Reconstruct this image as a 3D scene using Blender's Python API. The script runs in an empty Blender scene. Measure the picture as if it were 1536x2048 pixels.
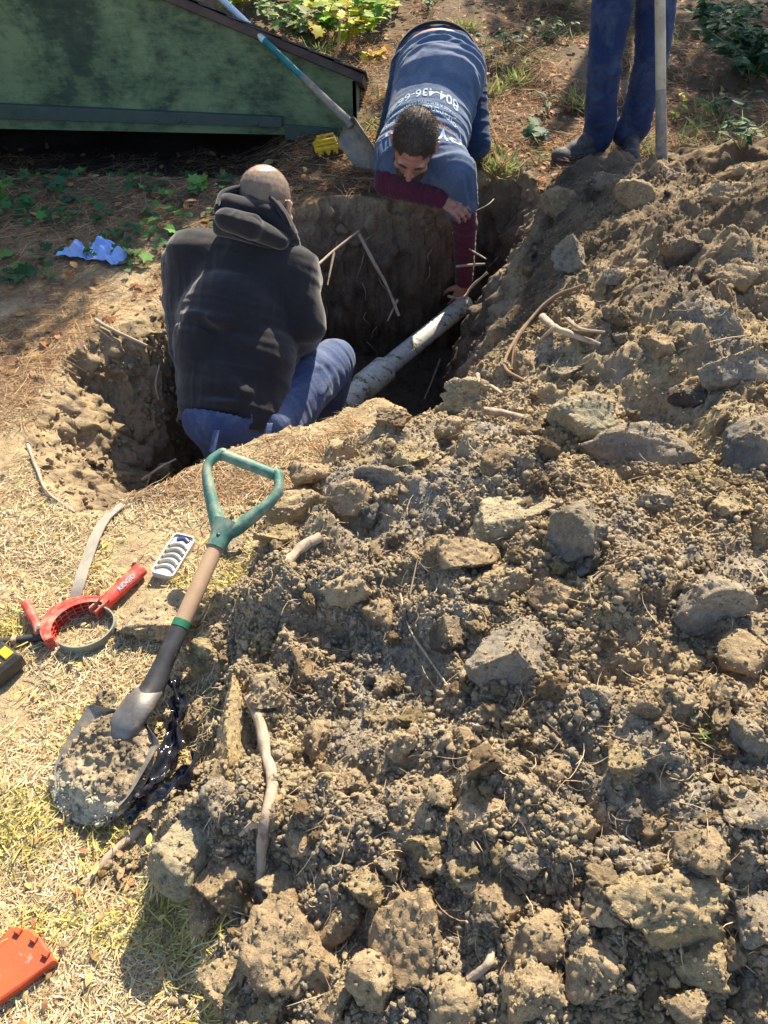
import bpy, bmesh, math, random
import numpy as np
from mathutils import Vector, Matrix, Euler
from mathutils.bvhtree import BVHTree
R = math.radians
random.seed(7); rng = np.random.default_rng(11)
SC = bpy.context.scene
COL = SC.collection
# ------------------------------------------------------------ camera, sky, sun, exposure
PITCH = R(46.0); CAMH = 1.5; FPX = 1479.0
cd = bpy.data.cameras.new('camera'); cam = bpy.data.objects.new('camera', cd); COL.objects.link(cam)
cam.location = (0, 0, CAMH); cam.rotation_euler = (R(90)-PITCH, 0, 0)
cd.sensor_fit = 'VERTICAL'; cd.sensor_height = 24; cd.lens = 24*FPX/2048; cd.clip_start = .02; cd.clip_end = 400
SC.camera = cam
SUN_AZ = R(20); SUN_EL = R(41)           # azimuth measured from +Y towards +X
w = bpy.data.worlds.new('World'); SC.world = w; w.use_nodes = True
nt = w.node_tree; bg = nt.nodes['Background']; sky = nt.nodes.new('ShaderNodeTexSky')
sky.sky_type = 'NISHITA'; sky.sun_disc = False; sky.sun_elevation = SUN_EL; sky.sun_rotation = SUN_AZ
nt.links.new(sky.outputs[0], bg.inputs[0]); bg.inputs[1].default_value = .105
sl = bpy.data.lights.new('sun', 'SUN'); sl.energy = 5.0; sl.angle = R(.5); sl.color = (1, .87, .66)
sun = bpy.data.objects.new('sun', sl); COL.objects.link(sun)
SD = Vector((math.sin(SUN_AZ)*math.cos(SUN_EL), math.cos(SUN_AZ)*math.cos(SUN_EL), math.sin(SUN_EL)))
sun.rotation_euler = SD.to_track_quat('Z', 'Y').to_euler()
SC.view_settings.view_transform = 'Standard'; SC.view_settings.look = 'None'
SC.view_settings.exposure = 1.38; SC.view_settings.gamma = 1

# ------------------------------------------------------------ photo point -> place
sp, cp = math.sin(PITCH), math.cos(PITCH)
def W(px, py, d=None, z=None, y=None):
    u = (px-768)/FPX; v = (py-1024)/FPX
    if d is None:
        d = (CAMH-z)/(sp+v*cp) if z is not None else y/(cp-v*sp)
    return Vector((u*d, d*(cp-v*sp), CAMH-d*(sp+v*cp)))
# ------------------------------------------------------------ naming
def tag(o, label=None, cat=None, group=None, kind=None):
    if label: o['label'] = label
    if cat: o['category'] = cat
    if group: o['group'] = group
    if kind: o['kind'] = kind
    return o
def empty(name, loc, label, cat, group=None):
    o = bpy.data.objects.new(name, None); o.location = loc; COL.objects.link(o); o.empty_display_size = .05
    return tag(o, label, cat, group)
def link(name, me, mat=None, parent=None, smooth=True):
    if mat is not None: me.materials.clear(); me.materials.append(mat)
    if smooth: me.shade_smooth()
    o = bpy.data.objects.new(name, me); COL.objects.link(o)
    if parent is not None:
        o.parent = parent                                            # meshes are built in world coordinates
        if parent.parent is None: o.location = -Vector(parent.location)
    return o
def npmesh(name, V, F, col=None, loc=None):
    V = np.asarray(V, np.float32); F = np.asarray(F, np.int32); k = F.shape[1]
    me = bpy.data.meshes.new(name)
    me.vertices.add(len(V)); me.vertices.foreach_set('co', V.ravel())
    me.loops.add(F.size); me.loops.foreach_set('vertex_index', F.ravel())
    me.polygons.add(len(F)); me.polygons.foreach_set('loop_start', np.arange(0, F.size, k, dtype=np.int32))
    me.polygons.foreach_set('loop_total', np.full(len(F), k, np.int32))
    me.update(calc_edges=True)
    if col is not None:
        a = me.color_attributes.new('col', 'FLOAT_COLOR', 'POINT')
        c = np.ones((len(V), 4), np.float32); c[:, :3] = col; a.data.foreach_set('color', c.ravel())
    return me
# ------------------------------------------------------------ noise
def _h(ix, iy, iz, s):
    with np.errstate(over='ignore'):
        h = (ix.astype(np.uint32)*np.uint32(374761393) + iy.astype(np.uint32)*np.uint32(668265263)
             + iz.astype(np.uint32)*np.uint32(2147483647) + np.uint32(s*1274126177 & 0xffffffff))
        h = (h ^ (h >> np.uint32(13)))*np.uint32(1274126177); h = h ^ (h >> np.uint32(16))
        h = h*np.uint32(2246822519); h = h ^ (h >> np.uint32(15))
    return h.astype(np.float64)/4294967295.0
def vn(x, y, z=None, s=1):
    if z is None: z = np.zeros_like(x)
    x0, y0, z0 = np.floor(x), np.floor(y), np.floor(z); fx, fy, fz = x-x0, y-y0, z-z0
    fx = fx*fx*(3-2*fx); fy = fy*fy*(3-2*fy); fz = fz*fz*(3-2*fz)
    x0 = x0.astype(np.int64); y0 = y0.astype(np.int64); z0 = z0.astype(np.int64); r = 0
    zs = (0, 1) if np.any(fz > 0) else (0,)
    for k in zs:
        wz = fz if k else 1-fz
        for j in (0, 1):
            wy = fy if j else 1-fy
            for i in (0, 1):
                r = r + (fx if i else 1-fx)*wy*wz*_h(x0+i, y0+j, z0+k, s)
    return r*2-1
def fbm(x, y, z=None, f=1., o=4, s=1, g=.5):
    r = 0; a = 1.; t = 0
    for k in range(o):
        r = r + a*vn(x*f+k*7.3, y*f+k*3.1, None if z is None else z*f+k*5.7, s+k*13); t += a; a *= g; f *= 2.03
    return r/t
def domes(x, y, cell, s, lo=.25, hi=.72, ang=True):
    gx, gy = np.floor(x/cell), np.floor(y/cell); best = np.zeros_like(x)
    for j in (-1, 0, 1):
        for i in (-1, 0, 1):
            cx = (gx+i).astype(np.int64); cy = (gy+j).astype(np.int64); zz = np.zeros_like(cx)
            px = (cx+.1+.8*_h(cx, cy, zz, s))*cell; py = (cy+.1+.8*_h(cx, cy, zz+1, s))*cell
            r = cell*(lo+(hi-lo)*_h(cx, cy, zz+2, s)**1.6); e = .6+.8*_h(cx, cy, zz+3, s); th = 3.14*_h(cx, cy, zz+4, s)
            dx, dy = x-px, y-py; c_, s_ = np.cos(th), np.sin(th)
            if ang:                                      # a broken lump: a few random facets round a tilted top
                t0 = 6.28*_h(cx, cy, zz+5, s); hh = .75+.5*((dx*c_+dy*s_)/r)
                for k in range(5):
                    tk = t0+k*1.2566+.9*(_h(cx, cy, zz+6+k, s)-.5); sl = 1.1+1.6*_h(cx, cy, zz+12+k, s); of = .75+.45*_h(cx, cy, zz+18+k, s)
                    hh = np.minimum(hh, sl*(of-(dx*np.cos(tk)+dy*np.sin(tk))/r))
                best = np.maximum(best, np.maximum(0, hh)*r*.95); continue
            d2 = ((dx*c_+dy*s_)*e)**2+((-dx*s_+dy*c_)/e)**2
            best = np.maximum(best, np.sqrt(np.maximum(0, r*r-d2)))
    return best
def sm(a, b, x):
    t = np.clip((x-a)/(b-a), 0, 1); return t*t*(3-2*t)
def sdpoly(X, Y, P):
    P = np.asarray(P); d = np.full(X.shape, 1e9); ins = np.zeros(X.shape, bool)
    for k in range(len(P)):
        a, b = P[k-1], P[k]; e = b-a; wx, wy = X-a[0], Y-a[1]
        t = np.clip((wx*e[0]+wy*e[1])/(e@e), 0, 1)
        d = np.minimum(d, (wx-e[0]*t)**2+(wy-e[1]*t)**2)
        if a[1] != b[1]:
            c = ((a[1] > Y) != (b[1] > Y)) & (X < (b[0]-a[0])*(Y-a[1])/(b[1]-a[1])+a[0]); ins ^= c
    d = np.sqrt(d); return np.where(ins, d, -d)
# ------------------------------------------------------------ materials
def mat_new(name):
    m = bpy.data.materials.new(name); m.use_nodes = True
    return m, m.node_tree, m.node_tree.nodes['Principled BSDF']
def N(nt, t, **kw):
    n = nt.nodes.new('ShaderNode'+t)
    for k, v in kw.items():
        if k in n.inputs: n.inputs[k].default_value = v
        else: setattr(n, k, v)
    return n
def coords(nt, mode):
    if mode == 'world': return N(nt, 'NewGeometry').outputs['Position']
    return N(nt, 'TexCoord').outputs['Object']
def ramp(nt, src, stops):
    r = N(nt, 'ValToRGB'); e = r.color_ramp.elements
    while len(e) < len(stops): e.new(.5)
    for k, (p, c) in enumerate(stops):
        e[k].position = p; e[k].color = (*c, 1) if len(c) == 3 else c
    nt.links.new(src, r.inputs[0]); return r.outputs[0]
def noise(nt, co, scale, detail=6, rough=.6, dist=0):
    n = N(nt, 'TexNoise'); n.inputs['Scale'].default_value = scale; n.inputs['Detail'].default_value = detail
    n.inputs['Roughness'].default_value = rough; n.inputs['Distortion'].default_value = dist
    nt.links.new(co, n.inputs['Vector']); return n.outputs['Fac']
def mixc(nt, fac, a, b, mode='MIX'):
    m = N(nt, 'Mix'); m.data_type = 'RGBA'; m.blend_type = mode
    for i, v in ((0, fac), (6, a), (7, b)):
        if isinstance(v, (int, float)): m.inputs[i].default_value = v
        elif isinstance(v, tuple): m.inputs[i].default_value = (*v, 1) if len(v) == 3 else v
        else: nt.links.new(v, m.inputs[i])
    return m.outputs[2]
def mth(nt, op, a, b=0.):
    m = N(nt, 'Math'); m.operation = op
    for i, v in ((0, a), (1, b)):
        if isinstance(v, (int, float)): m.inputs[i].default_value = v
        else: nt.links.new(v, m.inputs[i])
    return m.outputs[0]
def bump(nt, bs, h, strength=.5, dist=.01):
    b = N(nt, 'Bump'); b.inputs['Strength'].default_value = strength; b.inputs['Distance'].default_value = dist
    nt.links.new(h, b.inputs['Height'])
    prev = bs.inputs['Normal']
    if prev.is_linked: nt.links.new(prev.links[0].from_socket, b.inputs['Normal'])
    nt.links.new(b.outputs[0], prev)
def simple(name, c1, c2=None, scale=20, rough=.6, metal=0, bs_=.3, bd=.002, spots=None, mode='obj', bscale=None, lohi=(.35, .65), spotfac=(.6, .66), spotscale=30):
    """worn surface: two tones by noise, optional blotches of dirt, bump"""
    m, nt, bs = mat_new(name); co = coords(nt, mode)
    f = noise(nt, co, scale); c2 = c2 or tuple(x*.75 for x in c1)
    col = ramp(nt, f, [(lohi[0], c1), (lohi[1], c2)])
    if spots:
        s = ramp(nt, noise(nt, co, spotscale, 8, .7), [(spotfac[0], (0, 0, 0)), (spotfac[1], (1, 1, 1))])
        col = mixc(nt, s, col, spots)
    nt.links.new(col, bs.inputs['Base Color']); bs.inputs['Roughness'].default_value = rough; bs.inputs['Metallic'].default_value = metal
    bump(nt, bs, noise(nt, co, bscale or scale*6, 8, .65), bs_, bd)
    return m
def mat_soil(name='soil', mode='world'):
    m, nt, bs = mat_new(name); co = coords(nt, mode)
    a = N(nt, 'Attribute'); a.attribute_name = 'col'
    n1 = noise(nt, co, 9, 8, .65); n2 = noise(nt, co, 70, 8, .7); n3 = noise(nt, co, 400, 4, .7)
    c = mixc(nt, 1., a.outputs['Color'], ramp(nt, n1, [(.25, (.66, .66, .68)), (.5, (1, 1, 1)), (.78, (1.22, 1.15, 1.02))]), 'MULTIPLY')
    c = mixc(nt, 1., c, ramp(nt, n2, [(.25, (.55, .55, .56)), (.5, (1, 1, 1)), (.75, (1.3, 1.28, 1.22))]), 'MULTIPLY')
    c = mixc(nt, 1., c, ramp(nt, n3, [(.3, (.75, .75, .75)), (.7, (1.22, 1.22, 1.22))]), 'MULTIPLY')
    nt.links.new(c, bs.inputs['Base Color']); bs.inputs['Roughness'].default_value = .95; bs.inputs['Specular IOR Level'].default_value = .2
    bump(nt, bs, n1, .6, .05); bump(nt, bs, n2, .9, .012); bump(nt, bs, n3, .8, .003)
    return m
def mat_attr(name, rough=.7, trans=0., spec=.3):
    m, nt, bs = mat_new(name); a = N(nt, 'Attribute'); a.attribute_name = 'col'
    co = coords(nt, 'world')
    c = mixc(nt, 1., a.outputs['Color'], ramp(nt, noise(nt, co, 120, 3), [(.3, (.8, .8, .8)), (.7, (1.2, 1.2, 1.2))]), 'MULTIPLY')
    nt.links.new(c, bs.inputs['Base Color']); bs.inputs['Roughness'].default_value = rough; bs.inputs['Specular IOR Level'].default_value = spec
    if trans:
        t = N(nt, 'BsdfTranslucent'); nt.links.new(c, t.inputs[0]); mx = N(nt, 'MixShader'); mx.inputs[0].default_value = trans
        nt.links.new(bs.outputs[0], mx.inputs[1]); nt.links.new(t.outputs[0], mx.inputs[2])
        nt.links.new(mx.outputs[0], nt.nodes['Material Output'].inputs[0])
    return m
SOIL = mat_soil(); CLODM = mat_soil('clod_soil', 'obj'); STRAW = mat_attr('dry_straw', .8, .15, .2); LEAF = mat_attr('leaf', .6, .3, .2)

# ------------------------------------------------------------ terrain
def g2(pts, z=0.): return np.array([W(p[0], p[1], z=(p[2] if len(p) > 2 else z))[:2] for p in pts])
PIT = g2([(212, 1030), (262, 985), (330, 955), (450, 912), (560, 868), (650, 838), (720, 812), (775, 806), (815, 832), (866, 850),
          (905, 800, .05), (960, 730, .12), (1010, 640, .12), (1040, 540, .1), (1070, 440, .1), (1098, 372, .05), (1060, 338), (985, 330), (930, 352),
          (880, 385), (780, 392), (690, 388), (610, 400), (520, 440), (400, 510), (330, 580), (270, 640), (205, 655), (140, 720), (92, 775), (66, 835), (38, 888), (72, 955), (130, 1012)])
PITL = g2([(212, 1012), (262, 985), (330, 955), (400, 700), (330, 580), (270, 640), (205, 655), (140, 720), (95, 770), (110, 835), (165, 905), (190, 960)])
MOUND = g2([(700, 890), (645, 940), (600, 975), (545, 1040), (490, 1120), (450, 1190), (400, 1290), (372, 1400), (400, 1530), (330, 1610), (285, 1690), (300, 1790),
            (385, 1900), (400, 2060), (380, 2400), (700, 3200), (1600, 3000), (3500, 2000), (2600, 700), (1900, 330), (1536, 300), (1400, 300), (1280, 322), (1180, 330),
            (1098, 368), (1070, 440), (1040, 540), (1010, 640), (960, 730), (905, 800), (880, 860), (800, 870)])
def scoop(X, Y, px, py, r, dep, z=0.):
    p = W(px, py, z=z); d2 = ((X-p.x)**2+(Y-p.y)**2)/(r*r); return dep*np.clip(1-d2, 0, 1)**.6
def terrain(X, Y):
    wx = X+.05*fbm(X, Y, f=5, o=3, s=3)+.018*vn(X*24, Y*24, s=77); wy = Y+.05*fbm(X, Y, f=5, o=3, s=4)+.018*vn(X*24, Y*24, s=78)
    core = sm(9, 5.5, np.abs(X))*sm(9, 6, Y)
    g = .03*fbm(X, Y, f=1.1, o=3, s=8)+core*(.008*fbm(X, Y, f=9, o=4, s=9)+.003*fbm(X, Y, f=60, o=3, s=10))
    g = g-.20*sm(3.7, 4.15, Y)*sm(5.4, 5.0, Y)*sm(-.35, -.9, X)+.07*sm(-.1, .25, fbm(X, Y, f=1.6, o=2, s=15))*sm(4.2, 4.9, Y)
    g = g+.10*sm(5.0, 8, Y)+.02*np.maximum(0, Y-8)
    sdm = sdpoly(wx, wy, MOUND); m = sm(-.01, .07, sdm)
    H = .30+.10*sm(.2, 1.2, X)-.20*sm(2.8, 3.7, Y)*sm(.9, 1.5, X)-.08*sm(2.9, 3.8, Y)
    mh = H*(1-np.exp(-np.maximum(0, sdm)/.30))
    mh = mh+m*(.17*fbm(X, Y, f=2.6, o=3, s=21)*sm(0, .30, sdm))
    fade = sm(5, 3.2, Y)*sm(3.6, 2.6, np.abs(X))
    rough = sm(-.35, .25, fbm(X, Y, f=3.2, o=2, s=31))
    big = domes(wx, wy, .17, 41, .2, .62)*.55+domes(X, Y, .085, 42)*(.35+.45*rough)
    sml = domes(X, Y, .04, 43)*(.3+.5*rough)+domes(X, Y, .019, 44)*.5
    mh = mh+m*fade*(big*.8+sml*.8+.012*fbm(X, Y, f=34, o=4, s=45)+.004*fbm(X, Y, f=150, o=2, s=46))
    z = g+np.maximum(mh, 0)
    # pit
    sdp = sdpoly(wx, wy, PIT)
    floor = -.78+.28*sm(-.22, -.5, X)*sm(3.3, 2.9, Y)+.05*fbm(X, Y, f=5, o=4, s=51)
    left = sm(-.62, -.85, X)
    right = sm(.15, .4, X)*sm(3.4, 2.95, Y)
    wid = .16+.20*left+.24*right+.07*sm(3., 3.4, Y)
    t = np.clip(sdp/wid, 0, 1)
    prof = t**1.25*(1-.0*left); prof = prof*(1-.35*np.sin(np.pi*t)*.25)
    pit = sm(-.02, .03, sdp)
    lump = .055*fbm(X, Y, f=4, o=2, s=64)+.03*fbm(X*1.0, Y*1.0, f=9, o=4, s=61)+domes(wx, wy, .07, 62)*.25+domes(X, Y, .03, 63)*.25
    zp = g+(floor-g)*prof+lump*sm(0, .3, t)+np.maximum(mh, 0)*(1-sm(0, .8, t))
    zp = zp-scoop(X, Y, 200, 735, .12, .07)-scoop(X, Y, 125, 830, .10, .07)-scoop(X, Y, 120, 940, .08, .05)
    zg = z
    z = np.where(sdp > 0, np.minimum(zp, z), zg)
    return z, sdm, sdp, m, rough
def axis(lo, hi, stepf, outer):
    a = [lo]
    while a[-1] < hi: a.append(a[-1]+stepf(a[-1]))
    s = stepf(hi); v = a[-1]
    R_ = []
    while v < outer[1]: s *= 1.16; v += s; R_.append(v)
    s = stepf(lo); v = a[0]; L = []
    while v > outer[0]: s *= 1.16; v -= s; L.append(v)
    return np.array(L[::-1]+a+R_)
xs = axis(-2.3, 2.4, lambda v: .0055 if abs(v) < 1.15 else .009, (-90, 90))
ys = axis(-.05, 5.2, lambda v: .0045+.0012*max(0, v) if v < 4.1 else .016, (-40, 160))
GX, GY = np.meshgrid(xs, ys); GZ, SDM, SDP, MM, RO = terrain(GX, GY)
NX, NY = len(xs), len(ys)
def zat(x, y):
    x = np.atleast_1d(np.asarray(x, float)); y = np.atleast_1d(np.asarray(y, float))
    i = np.clip(np.searchsorted(xs, x)-1, 0, NX-2); j = np.clip(np.searchsorted(ys, y)-1, 0, NY-2)
    fx = (x-xs[i])/(xs[i+1]-xs[i]); fy = (y-ys[j])/(ys[j+1]-ys[j])
    return (GZ[j, i]*(1-fx)+GZ[j, i+1]*fx)*(1-fy)+(GZ[j+1, i]*(1-fx)+GZ[j+1, i+1]*fx)*fy
def samp(A, x, y):
    i = np.clip(np.searchsorted(xs, x)-1, 0, NX-2); j = np.clip(np.searchsorted(ys, y)-1, 0, NY-2); return A[j, i]
def hit(px, py, up=0.):
    """the terrain point seen at a photo pixel"""
    ds = np.linspace(.7, 7, 1600); u = (px-768)/FPX; v = (py-1024)/FPX
    X = u*ds; Y = ds*(cp-v*sp); Z = CAMH-ds*(sp+v*cp); k = np.argmax(Z <= zat(X, Y)+up)
    return Vector((X[k], Y[k], float(zat(X[k], Y[k])[0])+up))
def soilcol(X, Y, sdm, sdp, m):
    """soil layers: dry sandy top, moist brown subsoil, grey and ochre clay; painted shade by the bulkhead"""
    dry = np.array((.46, .36, .22)); moist = np.array((.10, .075, .053)); brown = np.array((.38, .29, .185)); grey = np.array((.33, .30, .25)); ochre = np.array((.43, .34, .19))
    n = fbm(X, Y, f=3, o=3, s=71); n2 = fbm(X, Y, f=8, o=3, s=72); n3 = fbm(X, Y, f=5, o=3, s=73)
    c = np.empty(X.shape+(3,)); c[:] = dry
    def mx(c, t, k): t = np.clip(t, 0, 1)[..., None]; return c*(1-t)+k*t
    c = mx(c, m*(.55+.9*n), brown)
    c = mx(c, m*sm(.0, .3, n2)*.75, grey)
    c = mx(c, m*sm(.55, .05, X+.3*n)*sm(2.0, 1.5, Y)*.45, grey)
    c = mx(c, m*sm(.28, .45, n3)*.5, ochre)
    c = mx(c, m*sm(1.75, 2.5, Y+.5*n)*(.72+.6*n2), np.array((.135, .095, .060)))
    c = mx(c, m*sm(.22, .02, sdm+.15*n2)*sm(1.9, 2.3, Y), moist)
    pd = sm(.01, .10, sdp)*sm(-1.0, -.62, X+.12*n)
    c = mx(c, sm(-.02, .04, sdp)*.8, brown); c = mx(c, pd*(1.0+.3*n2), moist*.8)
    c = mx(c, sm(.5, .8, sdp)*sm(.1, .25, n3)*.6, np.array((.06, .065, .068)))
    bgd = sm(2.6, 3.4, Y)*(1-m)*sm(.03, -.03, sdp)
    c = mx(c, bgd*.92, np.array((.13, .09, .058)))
    c = mx(c, sm(3.6, 4.0, Y)*sm(-.2, -.7, X)*sm(5.6, 5.2, Y), np.array((.045, .034, .026)))  # deep shade below the bulkhead painted into the ground colour
    c = mx(c, (1-m)*sm(0, -.02, sdp)*(1-bgd)*sm(.0, .4, n2)*.6, np.array((.36, .27, .16)))
    return c
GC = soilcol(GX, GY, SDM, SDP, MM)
# pit walls: broken, spade-cut earth (pushed in and out sideways) in layers that get wetter downwards
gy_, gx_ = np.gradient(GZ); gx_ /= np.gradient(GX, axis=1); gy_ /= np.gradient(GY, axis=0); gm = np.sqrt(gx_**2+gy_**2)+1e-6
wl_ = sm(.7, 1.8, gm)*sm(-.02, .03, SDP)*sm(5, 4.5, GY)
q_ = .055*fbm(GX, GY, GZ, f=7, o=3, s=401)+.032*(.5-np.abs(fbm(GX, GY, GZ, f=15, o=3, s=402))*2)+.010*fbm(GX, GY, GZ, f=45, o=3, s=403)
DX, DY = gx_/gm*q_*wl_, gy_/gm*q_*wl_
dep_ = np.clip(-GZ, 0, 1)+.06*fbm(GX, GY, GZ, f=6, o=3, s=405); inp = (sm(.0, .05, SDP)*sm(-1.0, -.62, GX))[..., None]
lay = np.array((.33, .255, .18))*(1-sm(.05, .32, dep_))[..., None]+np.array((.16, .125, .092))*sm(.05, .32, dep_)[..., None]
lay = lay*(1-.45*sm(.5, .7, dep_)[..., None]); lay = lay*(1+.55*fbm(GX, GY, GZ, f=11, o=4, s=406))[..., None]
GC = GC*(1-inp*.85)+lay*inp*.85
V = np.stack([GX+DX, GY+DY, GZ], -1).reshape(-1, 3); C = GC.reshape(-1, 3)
idx = np.arange(NX*NY).reshape(NY, NX)
F = np.stack([idx[:-1, :-1], idx[:-1, 1:], idx[1:, 1:], idx[1:, :-1]], -1).reshape(-1, 4)
fm = ((SDM[:-1, :-1] > 0) & ~((SDP[:-1, :-1] > 0.0))).ravel()
def sub(F): 
    u, inv = np.unique(F, return_inverse=True); return V[u], inv.reshape(F.shape), C[u]
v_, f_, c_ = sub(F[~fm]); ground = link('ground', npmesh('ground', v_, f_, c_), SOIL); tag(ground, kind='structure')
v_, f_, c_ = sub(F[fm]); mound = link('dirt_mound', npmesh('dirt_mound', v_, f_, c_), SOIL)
tag(mound, 'big lumpy heap of freshly dug brown soil beside the pit', 'dirt mound')

# ------------------------------------------------------------ clods and crumbs
def ico(sub):
    bm = bmesh.new(); bmesh.ops.create_icosphere(bm, subdivisions=sub, radius=1.)
    v = np.array([x.co[:] for x in bm.verts]); f = np.array([[y.index for y in x.verts] for x in bm.faces]); bm.free(); return v, f
ICO = {k: ico(k) for k in (1, 2, 3, 4, 5)}
def rough_stone(sub, seed, cuts=9, amp=.10, fine=.03, lo=.5, hi=.85):
    v, f = ICO[sub]; v = v.copy(); r = np.random.default_rng(seed)
    for k in range(cuts):
        n = r.normal(size=3); n /= np.linalg.norm(n); o = r.uniform(lo, hi)*(1 if k % 3 else .8)
        v -= np.maximum(0, v@n-o)[:, None]*n
    d = v/np.maximum(1e-6, np.linalg.norm(v, axis=1))[:, None]
    b_ = np.abs(fbm(v[:, 0]+seed, v[:, 1], v[:, 2], f=3.5, o=4, s=seed+9)); rg = sm(-.25, .25, fbm(v[:, 0]-seed, v[:, 1], v[:, 2], f=1.3, o=2, s=seed+21))
    a = fbm(v[:, 0]+seed, v[:, 1], v[:, 2], f=1.7, o=4, s=seed)*amp+(fbm(v[:, 0]+seed, v[:, 1], v[:, 2], f=9, o=4, s=seed+5, g=.65)*fine*1.6-b_*amp*.7)*(.75+.7*rg)
    v += d*a[:, None]*1.6; return v, f
PAL = dict(tan=(.48, .37, .23), brown=(.35, .255, .155), grey=(.30, .27, .225), dark=(.12, .10, .085), ochre=(.43, .34, .19), olive=(.38, .35, .24), slate=(.15, .15, .14))
def rotm(ax, ay, az): return np.array(Euler((ax, ay, az)).to_matrix())
XP, XS, XC = [], [], []
def place_clod(px, py, wpx, hpx, tone, name='soil_clod', label=None, group=None, seed=None, sub=5, flat=.7, rot=None, lift=.12, cuts=10, amp=.13, fine=.06):
    seed = seed or random.randint(1, 9999); p = hit(px, py); d = p.y*cp+(CAMH-p.z)*sp
    a = wpx/FPX*d/2*1.12; b = hpx/FPX*d/2*1.12
    v, f = rough_stone(sub, seed, cuts, amp, fine)
    v = v@rotm(*(random.uniform(-.4, .4) for _ in range(3))).T
    v = v*np.array((a, b*1.05, max(.5*(a+b)*flat, .01)))/.80
    if rot is not None: v = v@rotm(*rot).T
    base = np.array(PAL[tone]); nn = fbm(v[:, 0], v[:, 1], v[:, 2], f=14, o=3, s=seed)
    col = base*(1+.35*nn[:, None]); dust = sm(.2, .8, (v[:, 2]/max(1e-6, v[:, 2].max()))+nn)[:, None]
    col = col*(1-.45*dust)+np.array(PAL['tan'])*.45*dust if tone != 'tan' else col
    me = npmesh(name, v, f, col); o = link(name, me, CLODM); o.location = p+Vector((0, b*.25, (a+b)*.5*flat*lift))
    up = np.where(v[:, 2] > .35*v[:, 2].max())[0]; q = rng.choice(up, min(len(up), int(40+2.2e4*a*b)))
    XP.append(v[q]+np.array(o.location)); XS.append(.0018+.006*rng.random(len(q))**3); XC.append(np.array(PAL['tan'])*rng.uniform(.6, 1.2, (len(q), 1)))
    tag(o, label or 'rough lump of dug soil lying among many alike on the mound', 'soil clod', group or ('soil clods scattered on the mound' if not label else None))
    return o
BIG = [
 (385, 1722, 125, 130, 'olive', 'large flat-topped clod at the left foot of the mound beside a dry stick', .8),
 (318, 1262, 150, 110, 'tan', 'broad pale clod under the shaft of the green handled shovel', .5),
 (418, 1338, 105, 80, 'ochre', 'yellowish clod right of the black shovel socket', .7),
 (1035, 1325, 165, 130, 'grey', 'large smooth faced grey clod in the middle of the mound', .8),
 (1300, 920, 240, 85, 'grey', 'long cracked grey slab of clay near the right crest', .5),
 (1180, 848, 130, 75, 'olive', 'smooth pale olive slab of clay below the tangle of roots', .6),
 (1030, 1060, 150, 100, 'olive', 'folded olive clay lump left of the dark clay block', .7),
 (1172, 1088, 125, 100, 'slate', 'dark slate coloured block of wet clay on the mound', .8),
 (1415, 1225, 130, 130, 'grey', 'grey angular block at the right side of the mound', .8),
 (1505, 900, 110, 100, 'slate', 'dark grey clay block cut by the right edge of the photo', .7),
 (1490, 750, 130, 100, 'grey', 'pale grey rounded clod high on the right edge', .7),
 (675, 1852, 82, 110, 'brown', 'upright smooth clod below the bottom end of the thick root', .8),
 (590, 1925, 150, 150, 'brown', 'chunky clod at the bottom of the mound left of centre', .8),
 (460, 1985, 95, 110, 'tan', 'rounded clod where the dry grass meets the bottom of the mound', .8),
 (830, 1915, 130, 150, 'brown', 'dark sided clod at the bottom centre of the mound', .8),
 (1050, 2010, 110, 100, 'tan', 'pointed tan clod cut by the bottom edge of the photo', .8),
 (1310, 1830, 220, 130, 'ochre', 'wide rounded clod crusted with crumbs in the lower right', .6),
 (925, 1130, 110, 100, 'brown', 'crumbly brown clod above the smooth faced grey one', .7),
 (465, 1470, 62, 150, 'ochre', 'narrow upright slab with a yellow edge beside the thick root', .9),
 (1440, 405, 120, 55, 'brown', 'flat edged brown slab near the top right of the mound', .7),
 (1130, 755, 95, 45, 'slate', 'flat dark stone below the pale forked roots', .6),
 (210, 1415, 42, 36, 'slate', 'small dark grey stone on the soil beside the shovel blade', .8),
 (330, 955, 38, 36, 'tan', 'round pale cobble in the dark corner of the pit', .9),
 (780, 840, 60, 40, 'brown', 'crumbly clod on the near lip of the pit', .7),
 (935, 815, 120, 60, 'olive', 'pale crumbly clay lump on the pit edge left of a broken root', .7),
 (1120, 1200, 90, 80, 'brown', 'brown clod right of and above the smooth grey one', .7),
 (900, 1290, 60, 110, 'dark', 'dark clod leaning in the hollow left of the smooth grey one', .8),
 (1010, 1180, 80, 60, 'tan', 'tan clod under the folded olive clay', .7),
 (480, 1720, 0, 0, 'grey', '', 0),
]
for px, py, a, b, t, lab, fl in BIG:
    if a: sf = any(k_ in lab for k_ in ('smooth', 'slab', 'flat', 'angular', 'block')); place_clod(px, py, a, b, t, label=lab, flat=fl*1.15, amp=.07 if sf else .13, fine=.03 if sf else .05, lift=.12 if py < 1600 else .28)
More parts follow.
